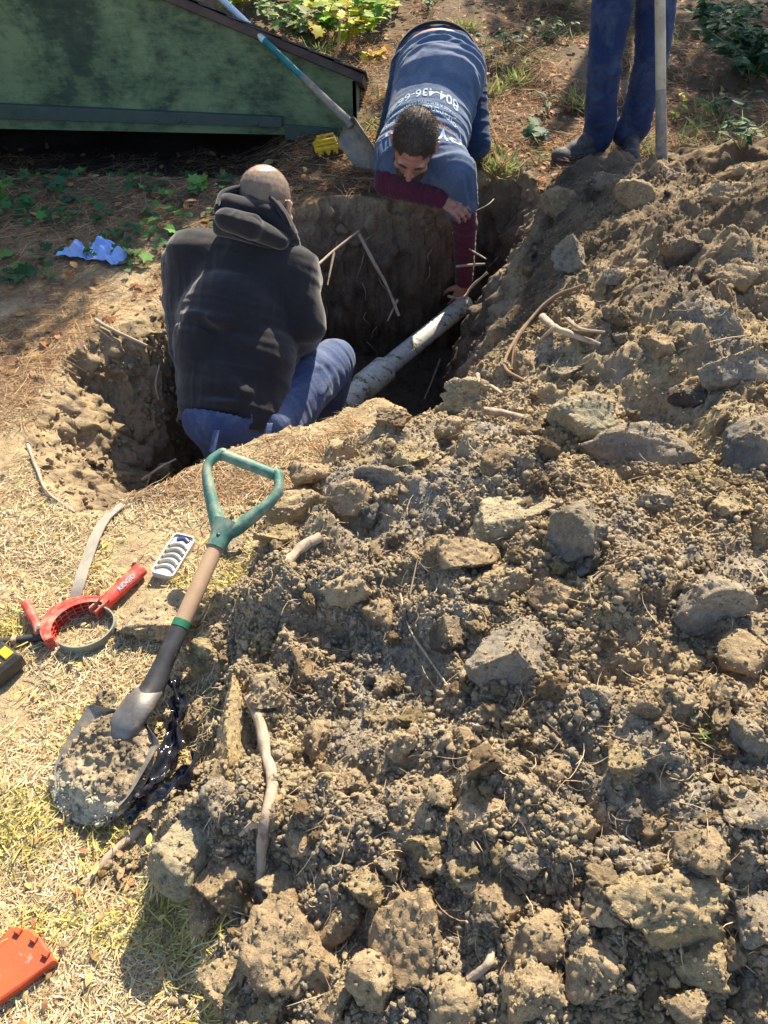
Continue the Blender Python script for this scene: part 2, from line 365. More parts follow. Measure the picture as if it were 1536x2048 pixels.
MED = [(455, 1790, 85, 75), (545, 1640, 55, 50), (600, 1700, 60, 40), (570, 1780, 80, 45), (720, 1790, 70, 70), (780, 1740, 50, 40), (530, 1900, 60, 60), (410, 1840, 50, 60),
 (700, 1580, 45, 40), (655, 1690, 34, 30), (445, 1560, 60, 60), (428, 1610, 60, 60), (405, 1450, 50, 60), (540, 1400, 70, 55), (600, 1340, 60, 60), (690, 1400, 40, 42), (760, 1440, 55, 40), (770, 1390, 55, 34),
 (760, 1240, 60, 60), (690, 1180, 80, 60), (880, 1120, 60, 60), (600, 1030, 100, 50), (560, 1080, 70, 40), (470, 1100, 50, 40), (620, 960, 60, 60), (590, 1000, 50, 50), (700, 1010, 90, 60), (690, 920, 60, 50),
 (820, 920, 70, 40), (760, 960, 70, 40), (1000, 930, 60, 50), (900, 870, 60, 40), (1060, 870, 70, 50), (1230, 640, 42, 44), (1180, 660, 46, 50), (1225, 560, 40, 44), (1165, 620, 40, 40), (1245, 685, 34, 28),
 (1060, 740, 50, 50), (1150, 520, 60, 60), (1120, 420, 60, 50), (1370, 520, 90, 60), (1460, 560, 70, 50), (1410, 640, 60, 60), (1330, 700, 70, 50), (1380, 800, 80, 50), (1460, 1020, 60, 60), (1320, 1010, 70, 50),
 (1250, 1180, 60, 50), (1340, 1180, 60, 50), (1490, 1330, 80, 80), (1460, 1400, 60, 60), (1370, 1330, 60, 60), (1500, 1480, 60, 60), (930, 1500, 60, 50), (960, 1640, 80, 60), (1100, 1560, 60, 50), (1140, 1650, 80, 60),
 (1250, 1540, 60, 50), (1050, 1730, 80, 60), (1010, 1830, 90, 80), (940, 1760, 70, 60), (1080, 1900, 100, 80), (1180, 1960, 90, 80), (1420, 1960, 90, 80), (1500, 1850, 80, 80), (1400, 1720, 80, 70), (740, 1990, 80, 80),
 (680, 2020, 80, 60), (900, 2010, 90, 80), (540, 2030, 70, 50), (1480, 1640, 80, 60), (1300, 1660, 60, 50), (1210, 1830, 80, 60), (1380, 2030, 90, 60), (880, 1600, 50, 50), (850, 1700, 60, 50), (760, 1640, 50, 40),
 (1270, 400, 60, 50), (1340, 360, 60, 40), (1480, 350, 60, 40), (1200, 380, 50, 40), (1040, 1450, 60, 60), (1200, 1400, 60, 50), (1300, 1430, 60, 50), (800, 1500, 50, 50), (640, 1500, 50, 60), (600, 1580, 50, 50)]
for k, (px, py, a, b) in enumerate(MED):
    t = ('brown', 'tan', 'brown', 'tan', 'ochre', 'grey')[k % 6] if py > 800 else ('brown', 'dark', 'brown', 'grey')[k % 4]
    place_clod(px, py, a*1.1, b*1.1, t, sub=4, flat=.85, amp=.12, fine=.06, lift=.05 if py < 1500 else (.32 if px < 900 else .12))
# shared small clod meshes, copied
protos = []
for k in range(10):
    v, f = rough_stone(4, 300+k, 9, .26, .15); t = ('brown', 'tan', 'brown', 'tan', 'brown', 'ochre', 'brown', 'tan', 'grey', 'dark')[k]
    me = npmesh('soil_clod', v, f, np.array(PAL[t])*(1+.3*fbm(v[:, 0], v[:, 1], v[:, 2], f=3, s=k)[:, None])); me.materials.append(CLODM); me.shade_smooth(); protos.append(me)
n = 0
while n < 185:
    px, py = rng.uniform(400, 1560), rng.uniform(360, 2060); p = hit(px, py)
    if samp(SDM, np.array([p.x]), np.array([p.y]))[0] < .03 or (470 < px < 580 and 1370 < py < 1790): continue
    n += 1; s = float(rng.uniform(.010, .024)*(1+.6*(rng.random() > .85)))
    o = bpy.data.objects.new('soil_clod', protos[n % 9 if p.y < 2.6 else (n % 2)*9]); COL.objects.link(o)
    o.location = p+Vector((0, 0, s*.3)); o.scale = (s*rng.uniform(.8, 1.3), s*rng.uniform(.8, 1.2), s*rng.uniform(.7, 1)); o.rotation_euler = tuple(rng.uniform(0, 6.28, 3))
    tag(o, 'rough lump of dug soil lying among many alike on the mound', 'soil clod', 'soil clods scattered on the mound')
def scatter_blobs(name, P, S, Cc, sub, seed, mat):
    r = np.random.default_rng(seed); Vs, Fs, Cs = [], [], []; off = 0
    which = r.integers(0, 8, len(P))
    for k in range(8):
        b, f = rough_stone(sub, seed*10+k, 7, .30, .12, .35, .8); q = np.where(which == k)[0]; n = len(q)
        if n == 0: continue
        A = r.normal(size=(n, 4)); A /= np.linalg.norm(A, axis=1)[:, None]; w_, x_, y_, z_ = A.T
        Rm = np.stack([1-2*(y_*y_+z_*z_), 2*(x_*y_-z_*w_), 2*(x_*z_+y_*w_), 2*(x_*y_+z_*w_), 1-2*(x_*x_+z_*z_), 2*(y_*z_-x_*w_), 2*(x_*z_-y_*w_), 2*(y_*z_+x_*w_), 1-2*(x_*x_+y_*y_)], -1).reshape(n, 3, 3)
        an = r.uniform(.7, 1.25, (n, 1, 3))
        v = np.einsum('nij,nkj->nki', Rm, (b[None]*an))*S[q][:, None, None]+P[q][:, None, :]
        Vs.append(v.reshape(-1, 3)); Fs.append((f[None]+(np.arange(n)*len(b))[:, None, None]+off).reshape(-1, 3)); off += n*len(b)
        Cs.append(np.repeat(Cc[q], len(b), 0))
    o = link(name, npmesh(name, np.concatenate(Vs), np.concatenate(Fs), np.concatenate(Cs)), mat); return o
def pick(n, area='mound'):
    P = []
    tot = 0
    while tot < n:
        px = rng.uniform(-60, 1600, n); py = 2100-1800*rng.random(n)**1.0
        u = (px-768)/FPX; v = (py-1024)/FPX; d = (CAMH-.2)/(sp+v*cp); x = u*d; y = d*(cp-v*sp)
        s = samp(SDM, x, y); q = samp(SDP, x, y)
        if area == 'mound': ok = (s > -.05-.10*rng.random(n)**3) & (q < .25)
        elif area == 'pit': ok = (q > .0)
        ok &= (rng.random(n) < .25+.75*sm(-.3, .3, fbm(x, y, f=4, o=2, s=99)))
        P.append(np.stack([x[ok], y[ok]], -1)); tot += ok.sum()
    P = np.concatenate(P)[:n]; return P[:, 0], P[:, 1]
def crumbs(n, lo, hi, sub, seed, pw=2.5, area='mound'):
    x, y = pick(n, area); S = lo+(hi-lo)*rng.random(n)**pw; z = zat(x, y)+S*.35
    c = samp(GC, x, y)*rng.uniform(.75, 1.35, (n, 1))
    if area == 'mound': c = c*.6+.4*np.array([PAL[t] for t in rng.choice(['tan', 'brown', 'grey', 'ochre', 'tan'], n)])
    return np.stack([x, y, z], -1), S, c
cr = scatter_blobs('clod_crumbs', np.concatenate(XP), np.concatenate(XS), np.concatenate(XC), 1, 8, SOIL); tag(cr, 'dusty crumbs resting on the larger clods', 'crumbs', kind='stuff')
P1, S1, C1 = crumbs(80000, .0020, .0062, 1, 1, 1.8); cr = scatter_blobs('soil_crumbs', P1, S1, C1, 1, 5, SOIL); tag(cr, 'fine crumbs of loose soil strewn over the mound', 'crumbs', kind='stuff')
P1, S1, C1 = crumbs(16000, .005, .013, 2, 2, 2.8); cr = scatter_blobs('soil_pebbles', P1, S1, C1, 2, 6, SOIL); tag(cr, 'small soil lumps strewn over the mound', 'crumbs', kind='stuff')
P1, S1, C1 = crumbs(6000, .003, .018, 2, 2, 4.5, 'pit'); P1[:, 2] -= S1*.3; cr = scatter_blobs('pit_crumbs', P1, S1, C1, 2, 7, SOIL); tag(cr, 'loose crumbs lying on the pit walls and floor', 'crumbs', kind='stuff')

# ------------------------------------------------------------ straw, needles, leaf litter
def strips(name, x, y, L, wd, cols, seed, lift=.006, curl=.25, up=.15, seg=4, z0=None):
    r = np.random.default_rng(seed); n = len(x); th = r.uniform(0, 6.283, n); k = (r.random(n)-.5)*2*curl; t = np.linspace(-.5, .5, seg+1)
    ang = th[:, None]+k[:, None]*t[None]*2; dx = np.cos(ang)*L[:, None]/seg; dy = np.sin(ang)*L[:, None]/seg
    X = x[:, None]+np.cumsum(dx, 1)-dx.sum(1)[:, None]/2; Y = y[:, None]+np.cumsum(dy, 1)-dy.sum(1)[:, None]/2
    Z = zat(X.ravel(), Y.ravel()).reshape(X.shape) if z0 is None else z0[:, None]+0*X
    tilt = r.normal(0, up, n); Z = np.maximum(Z, Z.max(1, keepdims=True)*.5+Z*.5)+lift*r.random(n)[:, None]+np.abs(tilt)[:, None]*(t[None]*np.sign(tilt)[:, None]+.5)*L[:, None]
    nx, ny = -np.sin(ang), np.cos(ang); taper = np.array([.6]+[1]*(seg-1)+[.25]); hw = wd[:, None]*taper*.5
    roll = r.uniform(-.8, .8, n)[:, None]
    A = np.stack([X+nx*hw*np.cos(roll), Y+ny*hw*np.cos(roll), Z+hw*np.sin(roll)], -1); B = np.stack([X-nx*hw*np.cos(roll), Y-ny*hw*np.cos(roll), Z-hw*np.sin(roll)], -1)
    Vv = np.stack([A, B], 2).reshape(-1, 3); b = (np.arange(n)*(seg+1)*2)[:, None]+np.arange(seg)[None]*2
    Ff = np.stack([b, b+1, b+3, b+2], -1).reshape(-1, 4)
    return link(name, npmesh(name, Vv, Ff, np.repeat(cols, (seg+1)*2, 0)), STRAW, smooth=False)
def region(n, x0, x1, y0, y1, cond, clump=None):
    X, Y = [], []; t = 0
    while t < n:
        px = rng.uniform(x0, x1, n); py = rng.uniform(y0, y1, n); u = (px-768)/FPX; v = (py-1024)/FPX; d = CAMH/(sp+v*cp); x = u*d; y = d*(cp-v*sp)
        ok = cond(x, y, px, py)
        if clump: ok &= rng.random(n) < sm(clump[0], clump[1], fbm(x, y, f=clump[2], o=3, s=clump[3]))
        X.append(x[ok]); Y.append(y[ok]); t += ok.sum()
    return np.concatenate(X)[:n], np.concatenate(Y)[:n]
def palette(n, cols, wts, jit=.25):
    c = np.array(cols)[rng.choice(len(cols), n, p=np.array(wts)/sum(wts))]; return c*rng.uniform(1-jit, 1+jit, (n, 1))
off = lambda x, y, px, py: (samp(SDM, x, y) < .01+.05*rng.random(len(x))**2) & (samp(SDP, x, y) < -.005)
n = 30000; x, y = region(n, -80, 760, 780, 2120, off, (-.42, .22, 6, 5))
o = strips('dry_grass', x, y, rng.uniform(.010, .042, n), rng.uniform(.0011, .0024, n), palette(n, [(.60, .50, .31), (.50, .38, .22), (.66, .57, .39), (.36, .24, .13), (.50, .40, .18)], [4, 3, 3, 2, 1]), 1, lift=.006)
tag(o, 'matted dry straw and clipped grass on the near ground', 'dry grass', kind='stuff')
n = 3800; x, y = region(n, -80, 640, 1080, 2120, off, (-.1, .5, 5, 6))
o = strips('green_grass', x, y, rng.uniform(.015, .05, n), rng.uniform(.0015, .003, n), palette(n, [(.42, .37, .11), (.54, .45, .17), (.30, .29, .08)], [2, 3, 1]), 2, up=.35, lift=.006)
tag(o, 'yellowing green grass blades in the straw', 'grass', kind='stuff')
n = 16000; x, y = region(n, -150, 720, 240, 1000, off, (-.5, .2, 4, 7))
o = strips('pine_needles', x, y, rng.uniform(.04, .13, n), rng.uniform(.0012, .002, n), palette(n, [(.36, .20, .09), (.30, .21, .13), (.50, .36, .22), (.22, .15, .10)], [3, 3, 2, 2]), 3, curl=.35, up=.06, lift=.008)
tag(o, 'brown pine needles matted on the shaded bank left of the pit', 'pine needles', kind='stuff')
n = 42000; x, y = region(n, 560, 1700, -60, 380, off, (-.4, .25, 3, 8))
o = strips('pine_needles', x, y, rng.uniform(.05, .16, n), rng.uniform(.0018, .0032, n), palette(n, [(.36, .18, .085), (.28, .19, .11), (.55, .38, .21), (.13, .09, .055)], [4, 3, 2, 4]), 4, curl=.4, up=.12, lift=.02)
tag(o, 'reddish pine needles covering the ground behind the men', 'pine needles', kind='stuff')
n = 1500; x, y = region(n, 420, 1560, 380, 2060, lambda x, y, px, py: samp(SDM, x, y) > .03)
o = strips('soil_rootlets', x, y, rng.uniform(.015, .07, n), rng.uniform(.0007, .0013, n), palette(n, [(.45, .33, .2), (.3, .2, .12), (.55, .45, .3)], [1, 1, 1]), 9, curl=1.2, up=.2, lift=.01)
tag(o, 'thin rootlets and needles in the dug soil', 'rootlets', kind='stuff')
# ============================================================ shape helpers (world coordinates)
def frame(t, ref=None):
    t = Vector(t).normalized(); ref = Vector(ref) if ref is not None else (Vector((0, 0, 1)) if abs(t.z) < .9 else Vector((1, 0, 0)))
    a = (ref-t*ref.dot(t)).normalized(); return a, t.cross(a)
def crom(pts, n):
    P = [Vector(p) for p in pts]; out = []
    Q = [P[0]*2-P[1]]+P+[P[-1]*2-P[-2]]
    for i in range(1, len(Q)-2):
        for k in range(n):
            t = k/n; out.append(.5*((2*Q[i])+(-Q[i-1]+Q[i+1])*t+(2*Q[i-1]-5*Q[i]+4*Q[i+1]-Q[i+2])*t*t+(-Q[i-1]+3*Q[i]-3*Q[i+1]+Q[i+2])*t**3))
    out.append(P[-1]); return out
def tube_vf(pts, radii, seg=14, sub=6, nz=0., nf=20, flat=1., ref=None, seed=1, cap=True):
    P = crom(pts, sub) if sub > 1 else [Vector(p) for p in pts]; n = len(P)
    if np.isscalar(radii): radii = [radii]*len(pts)
    Rr = np.interp(np.linspace(0, len(radii)-1, n), range(len(radii)), radii)
    V = []; a = None
    for i in range(n):
        t = (P[min(i+1, n-1)]-P[max(i-1, 0)]).normalized()
        if a is None: a, b = frame(t, ref)
        else: a = (a-t*a.dot(t)).normalized(); b = t.cross(a)
        for k in range(seg):
            th = 2*math.pi*k/seg; V.append(P[i]+a*(math.cos(th)*Rr[i]*flat)+b*(math.sin(th)*Rr[i]))
    V = np.array([v[:] for v in V])
    if nz:
        c = np.repeat(np.array([p[:] for p in P]), seg, 0); d = V-c
        V = c+d*(1+nz*fbm(V[:, 0]+seed, V[:, 1], V[:, 2], f=nf, o=3, s=seed)[:, None])
    F = [[i*seg+k, i*seg+(k+1) % seg, (i+1)*seg+(k+1) % seg, (i+1)*seg+k] for i in range(n-1) for k in range(seg)]
    V = np.concatenate([V, [P[0][:], P[-1][:]]]); c0, c1 = len(V)-2, len(V)-1
    if cap:
        F += [[c0, (k+1) % seg, k, k] for k in range(seg)]+[[c1, (n-1)*seg+k, (n-1)*seg+(k+1) % seg, (n-1)*seg+(k+1) % seg] for k in range(seg)]
    return V, F
def pymesh(name, V, F, mat, parent=None, smooth=True, sharp=None):
    me = bpy.data.meshes.new(name)
    fs = []
    for f in F:
        g = []
        for i in f:
            if i not in g: g.append(int(i))
        if len(g) > 2: fs.append(g)
    me.from_pydata([tuple(map(float, v)) for v in V], [], fs); me.update()
    bm = bmesh.new(); bm.from_mesh(me); bmesh.ops.recalc_face_normals(bm, faces=bm.faces)
    if sharp:
        for e in bm.edges:
            if len(e.link_faces) == 2 and e.calc_face_angle() > sharp: e.smooth = False
    bm.to_mesh(me); bm.free()
    return link(name, me, mat, parent, smooth)
def tube(name, pts, radii, mat, parent=None, **k):
    V, F = tube_vf(pts, radii, **k); return pymesh(name, V, F, mat, parent, sharp=R(50))
class MB:
    def __init__(s): s.V = []; s.F = []
    def add(s, V, F): o = len(s.V); s.V += [tuple(v) for v in V]; s.F += [[i+o for i in f] for f in F]; return s
    def tube(s, *a, **k): return s.add(*tube_vf(*a, **k))
    def prism(s, top, n, th, bev=0.):
        """polygon (world points) with thickness th against n, bevelled rim"""
        top = [Vector(p) for p in top]; n = Vector(n).normalized(); c = sum(top, Vector())/len(top); k = len(top); L = []
        rings = [(-bev, 0), (0, bev), (0, th-bev), (-bev, th)] if bev else [(0, 0), (0, th)]
        for i_, d in rings:
            for j, p in enumerate(top):
                q = p.copy()
                if i_:
                    e1 = (p-top[j-1]).normalized(); e2 = (top[(j+1) % k]-p).normalized(); m = (e2-e1); m = m if m.length > 1e-4 else n.cross(e1)
                    m.normalize(); m = m if m.dot(c-p) > 0 else -m; q += m*(-i_)*1.2
                L.append(q-n*d)
        F = [list(range(k))]+[[r*k+j, r*k+(j+1) % k, (r+1)*k+(j+1) % k, (r+1)*k+j] for r in range(len(rings)-1) for j in range(k)]+[list(range((len(rings)-1)*k, len(rings)*k))[::-1]]
        return s.add(L, F)
    def box(s, c, ax, ay, az, sx, sy, sz, bev=.002):
        c, ax, ay, az = Vector(c), Vector(ax).normalized(), Vector(ay).normalized(), Vector(az).normalized()
        pts = [c+ax*(x*sx/2)+ay*(y*sy/2)+az*(sz/2) for x, y in ((-1, -1), (1, -1), (1, 1), (-1, 1))]
        return s.prism(pts, az, sz, min(bev, sz*.4))
    def ell(s, c, r, sub=2, M=None):
        v, f = ICO[sub]; v = v*np.array(r)
        if M is not None: v = v@np.array(M).T
        return s.add(v+np.array(c), [list(x) for x in f])
    def build(s, name, mat, parent=None, smooth=True): return pymesh(name, s.V, s.F, mat, parent, smooth, R(35))
Z = Vector((0, 0, 1))
# ============================================================ materials
M_ = {}
def mat_wood_panel():
    m, nt, bs = mat_new('green_paint'); co = coords(nt, 'world')
    mp = N(nt, 'Mapping'); nt.links.new(co, mp.inputs[0]); mp.inputs['Scale'].default_value = (1, 1, 3.2); mp.inputs['Rotation'].default_value = (0, R(8), 0)
    a = noise(nt, co, 2.6, 8, .72, .3); b = noise(nt, mp.outputs[0], 14, 8, .7)
    c = ramp(nt, mth(nt, 'ADD', mth(nt, 'MULTIPLY', a, .75), mth(nt, 'MULTIPLY', b, .25)), [(.36, (.026, .040, .030)), (.44, (.050, .080, .050)), (.50, (.11, .165, .085)), (.58, (.18, .25, .13))])
    sp_ = ramp(nt, noise(nt, co, 90, 6, .8), [(.62, (0, 0, 0)), (.70, (1, 1, 1))]); c = mixc(nt, mth(nt, 'MULTIPLY', sp_, .35), c, (.30, .38, .27))
    d = ramp(nt, noise(nt, mp.outputs[0], 38, 6, .75), [(.33, (1, 1, 1)), (.38, (0, 0, 0))]); c = mixc(nt, mth(nt, 'MULTIPLY', d, .8), c, (.025, .04, .035))
    nt.links.new(c, bs.inputs['Base Color']); bs.inputs['Roughness'].default_value = .75
    bump(nt, bs, noise(nt, mp.outputs[0], 60, 6), .35, .004); return m
M_['panel'] = mat_wood_panel()
M_['trim'] = simple('dark_green_trim', (.05, .075, .065), (.07, .10, .085), 12, .7, spots=(.10, .13, .11), spotfac=(.66, .72))
M_['fascia'] = simple('weathered_fascia', (.07, .045, .04), (.11, .075, .065), 14, .85)
M_['shingle'] = simple('roof_shingle', (.05, .05, .048), (.10, .095, .09), 30, .95, bs_=.8, bd=.004)
M_['white_paint'] = simple('chipped_white_paint', (.72, .78, .84), (.55, .62, .70), 25, .45, spots=(.02, .22, .20), spotfac=(.60, .62), spotscale=18)
M_['teal'] = simple('teal_paint', (.01, .20, .20), (.01, .13, .14), 25, .4, spots=(.25, .30, .30), spotfac=(.66, .7))
M_['muddy_steel'] = simple('muddy_steel', (.20, .20, .20), (.11, .105, .10), 18, .55, .5, bs_=.4, spots=(.26, .20, .14), spotfac=(.52, .62))
M_['muddy_blade'] = simple('muddy_blade', (.27, .25, .22), (.15, .14, .13), 14, .7, .2, bs_=.6, spots=(.34, .27, .18), spotfac=(.5, .6))
M_['black_steel'] = simple('dusty_black_steel', (.02, .02, .022), (.05, .05, .055), 22, .5, .1, spots=(.20, .17, .13), spotfac=(.6, .72), spotscale=26)
M_['ash'] = simple('worn_ash_wood', (.40, .27, .17), (.30, .195, .125), 10, .7, bs_=.25, spots=(.20, .13, .09), spotfac=(.66, .74), spotscale=14)
M_['pale_wood'] = simple('dirty_pale_wood', (.50, .42, .30), (.36, .29, .20), 12, .7, spots=(.16, .12, .08), spotfac=(.6, .7), spotscale=25)
M_['green_plastic'] = simple('dusty_green_plastic', (.035, .125, .10), (.07, .18, .14), 14, .6, bs_=.2, spots=(.30, .33, .24), spotfac=(.46, .66), spotscale=16)
M_['green_ring'] = simple('green_ring', (.01, .12, .06), (.02, .17, .09), 20, .5, spots=(.3, .3, .22), spotfac=(.62, .7))
M_['red'] = simple('dusty_red_paint', (.62, .045, .03), (.50, .045, .03), 20, .6, spots=(.50, .27, .19), spotfac=(.47, .68), spotscale=26)
M_['webbing'] = simple('grey_webbing', (.34, .31, .25), (.27, .25, .21), 40, .8, bs_=.5)
M_['webdark'] = simple('green_grey_webbing', (.20, .21, .17), (.27, .27, .21), 40, .8, bs_=.5)
M_['black'] = simple('black_plastic', (.02, .02, .02), (.05, .045, .04), 30, .5, spots=(.2, .17, .12), spotfac=(.62, .72))
M_['film'] = simple('black_film', (.012, .013, .02), (.02, .02, .03), 30, .12, bs_=.2)
M_['yellow'] = simple('yellow_plastic', (.72, .48, .02), (.6, .38, .02), 30, .45, spots=(.25, .17, .06), spotfac=(.6, .72))
M_['orange'] = simple('chipped_orange_paint', (.52, .085, .022), (.44, .065, .02), 18, .65, .0, spots=(.26, .17, .13), spotfac=(.57, .64), spotscale=40)
M_['tray'] = simple('dusty_grey_plastic', (.55, .52, .46), (.42, .40, .36), 20, .6, spots=(.3, .26, .2), spotfac=(.6, .75))
M_['navy'] = simple('navy_plastic', (.03, .04, .12), (.05, .06, .16), 20, .3)
M_['cloth_blue'] = simple('blue_paper_cloth', (.30, .46, .85), (.22, .37, .78), 25, .7, spots=(.28, .26, .34), spotfac=(.60, .72), spotscale=20)
def mat_pvc():
    m, nt, bs = mat_new('muddy_white_pipe'); co = coords(nt, 'world'); mp = N(nt, 'Mapping'); nt.links.new(co, mp.inputs[0])
    mp.inputs['Rotation'].default_value = (0, 0, R(-55)); mp.inputs['Scale'].default_value = (1, 4, 3)
    n1, n2, n3 = noise(nt, co, 7, 6, .6), noise(nt, mp.outputs[0], 9, 8, .75, .4), noise(nt, co, 60, 6, .7)
    c = ramp(nt, n1, [(.3, (.60, .62, .58)), (.7, (.44, .45, .40))])
    c = mixc(nt, mth(nt, 'MULTIPLY', ramp(nt, n3, [(.4, (0, 0, 0)), (.7, (1, 1, 1))]), .5), c, (.21, .18, .14))
    c = mixc(nt, ramp(nt, mth(nt, 'ADD', mth(nt, 'MULTIPLY', n2, .75), mth(nt, 'MULTIPLY', n3, .25)), [(.52, (0, 0, 0)), (.58, (1, 1, 1))]), c, (.10, .08, .06))
    nt.links.new(c, bs.inputs['Base Color']); bs.inputs['Roughness'].default_value = .6; bump(nt, bs, n3, .15, .003); return m
M_['pvc'] = mat_pvc()
M_['root'] = simple('pale_root', (.42, .33, .24), (.30, .23, .17), 30, .85, bs_=.6, spots=(.16, .11, .08), spotfac=(.56, .66), spotscale=30)
M_['rootdark'] = simple('brown_root', (.26, .17, .10), (.17, .11, .07), 30, .85, bs_=.6)
M_['bark'] = simple('bark', (.10, .075, .055), (.17, .13, .10), 12, .95, bs_=1., bd=.03)
M_['stem'] = simple('stem', (.30, .30, .14), (.22, .18, .09), 30, .7)
M_['cone'] = simple('pine_cone', (.09, .055, .04), (.16, .11, .08), 60, .9)
M_['tape'] = simple('tan_tape', (.50, .33, .19), (.42, .27, .15), 30, .7)
M_['letter'] = simple('white_letters', (.42, .52, .64), (.32, .42, .54), 60, .7)
M_['letter_red'] = simple('rust_letters', (.28, .085, .05), (.22, .07, .05), 60, .7)
M_['skin'] = simple('skin', (.46, .235, .165), (.38, .17, .13), 26, .5, bs_=.25, bd=.0015, spots=(.36, .15, .12), spotfac=(.52, .7), spotscale=16)
M_['skin_head'] = simple('shaved_scalp', (.50, .29, .19), (.40, .26, .18), 9, .45, bs_=.5, bd=.0012, bscale=500)
M_['cropped'] = simple('cropped_grey_brown_hair', (.23, .165, .12), (.16, .115, .085), 45, .8, bs_=.9, bd=.002, bscale=600)
M_['hair'] = simple('dark_hair', (.035, .024, .018), (.07, .05, .037), 60, .6, bs_=.9, bd=.003, bscale=350)
def mat_cloth(name, c1, c2, lint=None, weave=900, fade=None, fscale=5, rough=.9, sheen=.3, wb=.3):
    m, nt, bs = mat_new(name); co = coords(nt, 'world')
    c = ramp(nt, noise(nt, co, 7, 6, .6), [(.3, c1), (.7, c2)])
    if fade: c = mixc(nt, mth(nt, 'MULTIPLY', ramp(nt, noise(nt, co, fscale, 6, .65, .5), [(.45, (0, 0, 0)), (.68, (1, 1, 1))]), .75), c, fade)
    if lint: c = mixc(nt, ramp(nt, noise(nt, co, 75, 5, .85), [(.70, (0, 0, 0)), (.735, (1, 1, 1))]), c, lint)
    c = mixc(nt, 1., c, ramp(nt, noise(nt, co, 260, 3, .6), [(.3, (.75, .75, .75)), (.7, (1.25, 1.25, 1.25))]), 'MULTIPLY')
    nt.links.new(c, bs.inputs['Base Color']); bs.inputs['Roughness'].default_value = rough; bs.inputs['Sheen Weight'].default_value = sheen; bs.inputs['Specular IOR Level'].default_value = .15
    bump(nt, bs, noise(nt, co, 40, 5, .6), .35, .006); bump(nt, bs, noise(nt, co, weave, 2), wb, .001); return m
M_['hoodie'] = mat_cloth('charcoal_fleece', (.012, .0115, .0145), (.019, .018, .022), lint=(.40, .40, .40), sheen=.3)
M_['jeans_blue'] = mat_cloth('washed_blue_denim', (.030, .052, .135), (.048, .076, .18), fade=(.16, .20, .29), fscale=5, sheen=.15)
M_['jeans_dark'] = mat_cloth('dark_blue_denim', (.011, .023, .075), (.018, .034, .10), fade=(.075, .10, .16), lint=(.16, .17, .18), fscale=6, sheen=.1)
M_['jeans_navy'] = mat_cloth('navy_denim', (.014, .028, .07), (.022, .045, .10), fade=(.06, .09, .15), sheen=.1)
M_['tee'] = mat_cloth('heather_blue_cotton', (.062, .098, .175), (.085, .125, .215), fade=(.14, .18, .26), fscale=9, sheen=.2)
M_['maroon'] = mat_cloth('maroon_knit', (.075, .014, .032), (.10, .02, .042), sheen=.2)
M_['blackcloth'] = mat_cloth('black_cloth', (.010, .010, .012), (.016, .016, .018))
M_['olivebelt'] = mat_cloth('dark_olive_web', (.022, .026, .018), (.03, .034, .024))
M_['leather'] = simple('scuffed_black_leather', (.03, .033, .036), (.06, .06, .06), 20, .8, bs_=.6, spots=(.15, .135, .115), spotfac=(.5, .7))
M_['sole'] = simple('dirty_rubber', (.05, .045, .04), (.10, .08, .06), 30, .9)

# ============================================================ cellar bulkhead
YB = 4.35
def wb(px, py, dy=0.): return W(px, py, y=YB+dy)
A0 = wb(712, 162); B0 = wb(330, 2); sl_ = (B0.z-A0.z)/(B0.x-A0.x)
BS = -.33
def roofz(x): return A0.z+sl_*(x-A0.x)
bk = empty('cellar_bulkhead', (-1.2, 4.9, 0), 'low green wooden cellar bulkhead with sloping shingled roof and peeling mouldy paint', 'bulkhead')
xr, xl = A0.x, -2.9; zb = .05
MB().prism([(xl, YB, roofz(xl)), (xl, YB, zb), (xr, YB, -.005), (xr, YB, roofz(xr))], (0, -1, 0), .022, .002).build('side_panel', M_['panel'], bk, False)
zl = wb(0, 207).z; q = wb(565, 232)
t0 = wb(0, 205); t1 = wb(565, 231); t2 = wb(565, 251); t3 = wb(0, 234)
ext = lambda p, q, x: p+(q-p)*((x-p.x)/(q.x-p.x))
MB().prism([ext(t0, t1, xl)+Vector((0, -.032, 0)), ext(t3, t2, xl)+Vector((0, -.032, 0)), t2+Vector((0, -.032, 0)), t1+Vector((0, -.032, 0))], (0, -1, 0), .03, .003).build('bottom_board', M_['trim'], bk, False)
p1 = wb(560, 236); p2 = wb(712, 222)
MB().prism([(p1.x+.02, YB-.012, .06), (p1.x+.02, YB-.012, -.02), (xr, YB-.012, -.03), (xr, YB-.012, .035)], (0, -1, 0), .01, .002).build('sill_board', M_['trim'], bk, False)
MB().prism([(xr, YB, -.03), (xr, YB+.8, -.03), (xr, YB+.8, roofz(xr)+BS*.8), (xr, YB, roofz(xr))], (1, 0, 0), .02, 0).build('end_board', M_['trim'], bk, False)
MB().prism([(xl, YB+.8, -.25), (xr, YB+.8, -.25), (xr, YB+.8, roofz(xr)+BS*.8), (xl, YB+.8, roofz(xl)+BS*.8)], (0, 1, 0), .02, 0).build('added_back_board', M_['trim'], bk, False)  # added to shut out the sunlit ground behind the gap
xe = xr+.045; n_ = Vector((-sl_, -BS, 1)).normalized()
def roof_pts(x0, x1, y0, y1, dz): return [(x0, y0, roofz(x0)+dz+BS*(y0-YB)), (x1, y0, roofz(x1)+dz+BS*(y0-YB)), (x1, y1, roofz(x1)+dz+BS*(y1-YB)), (x0, y1, roofz(x0)+dz+BS*(y1-YB))]
MB().prism(roof_pts(xl, xe, YB-.05, YB+.85, .045), n_, .04, .003).build('roof_board', M_['fascia'], bk, False)
sh = MB()
k = 0; x = xe+.01
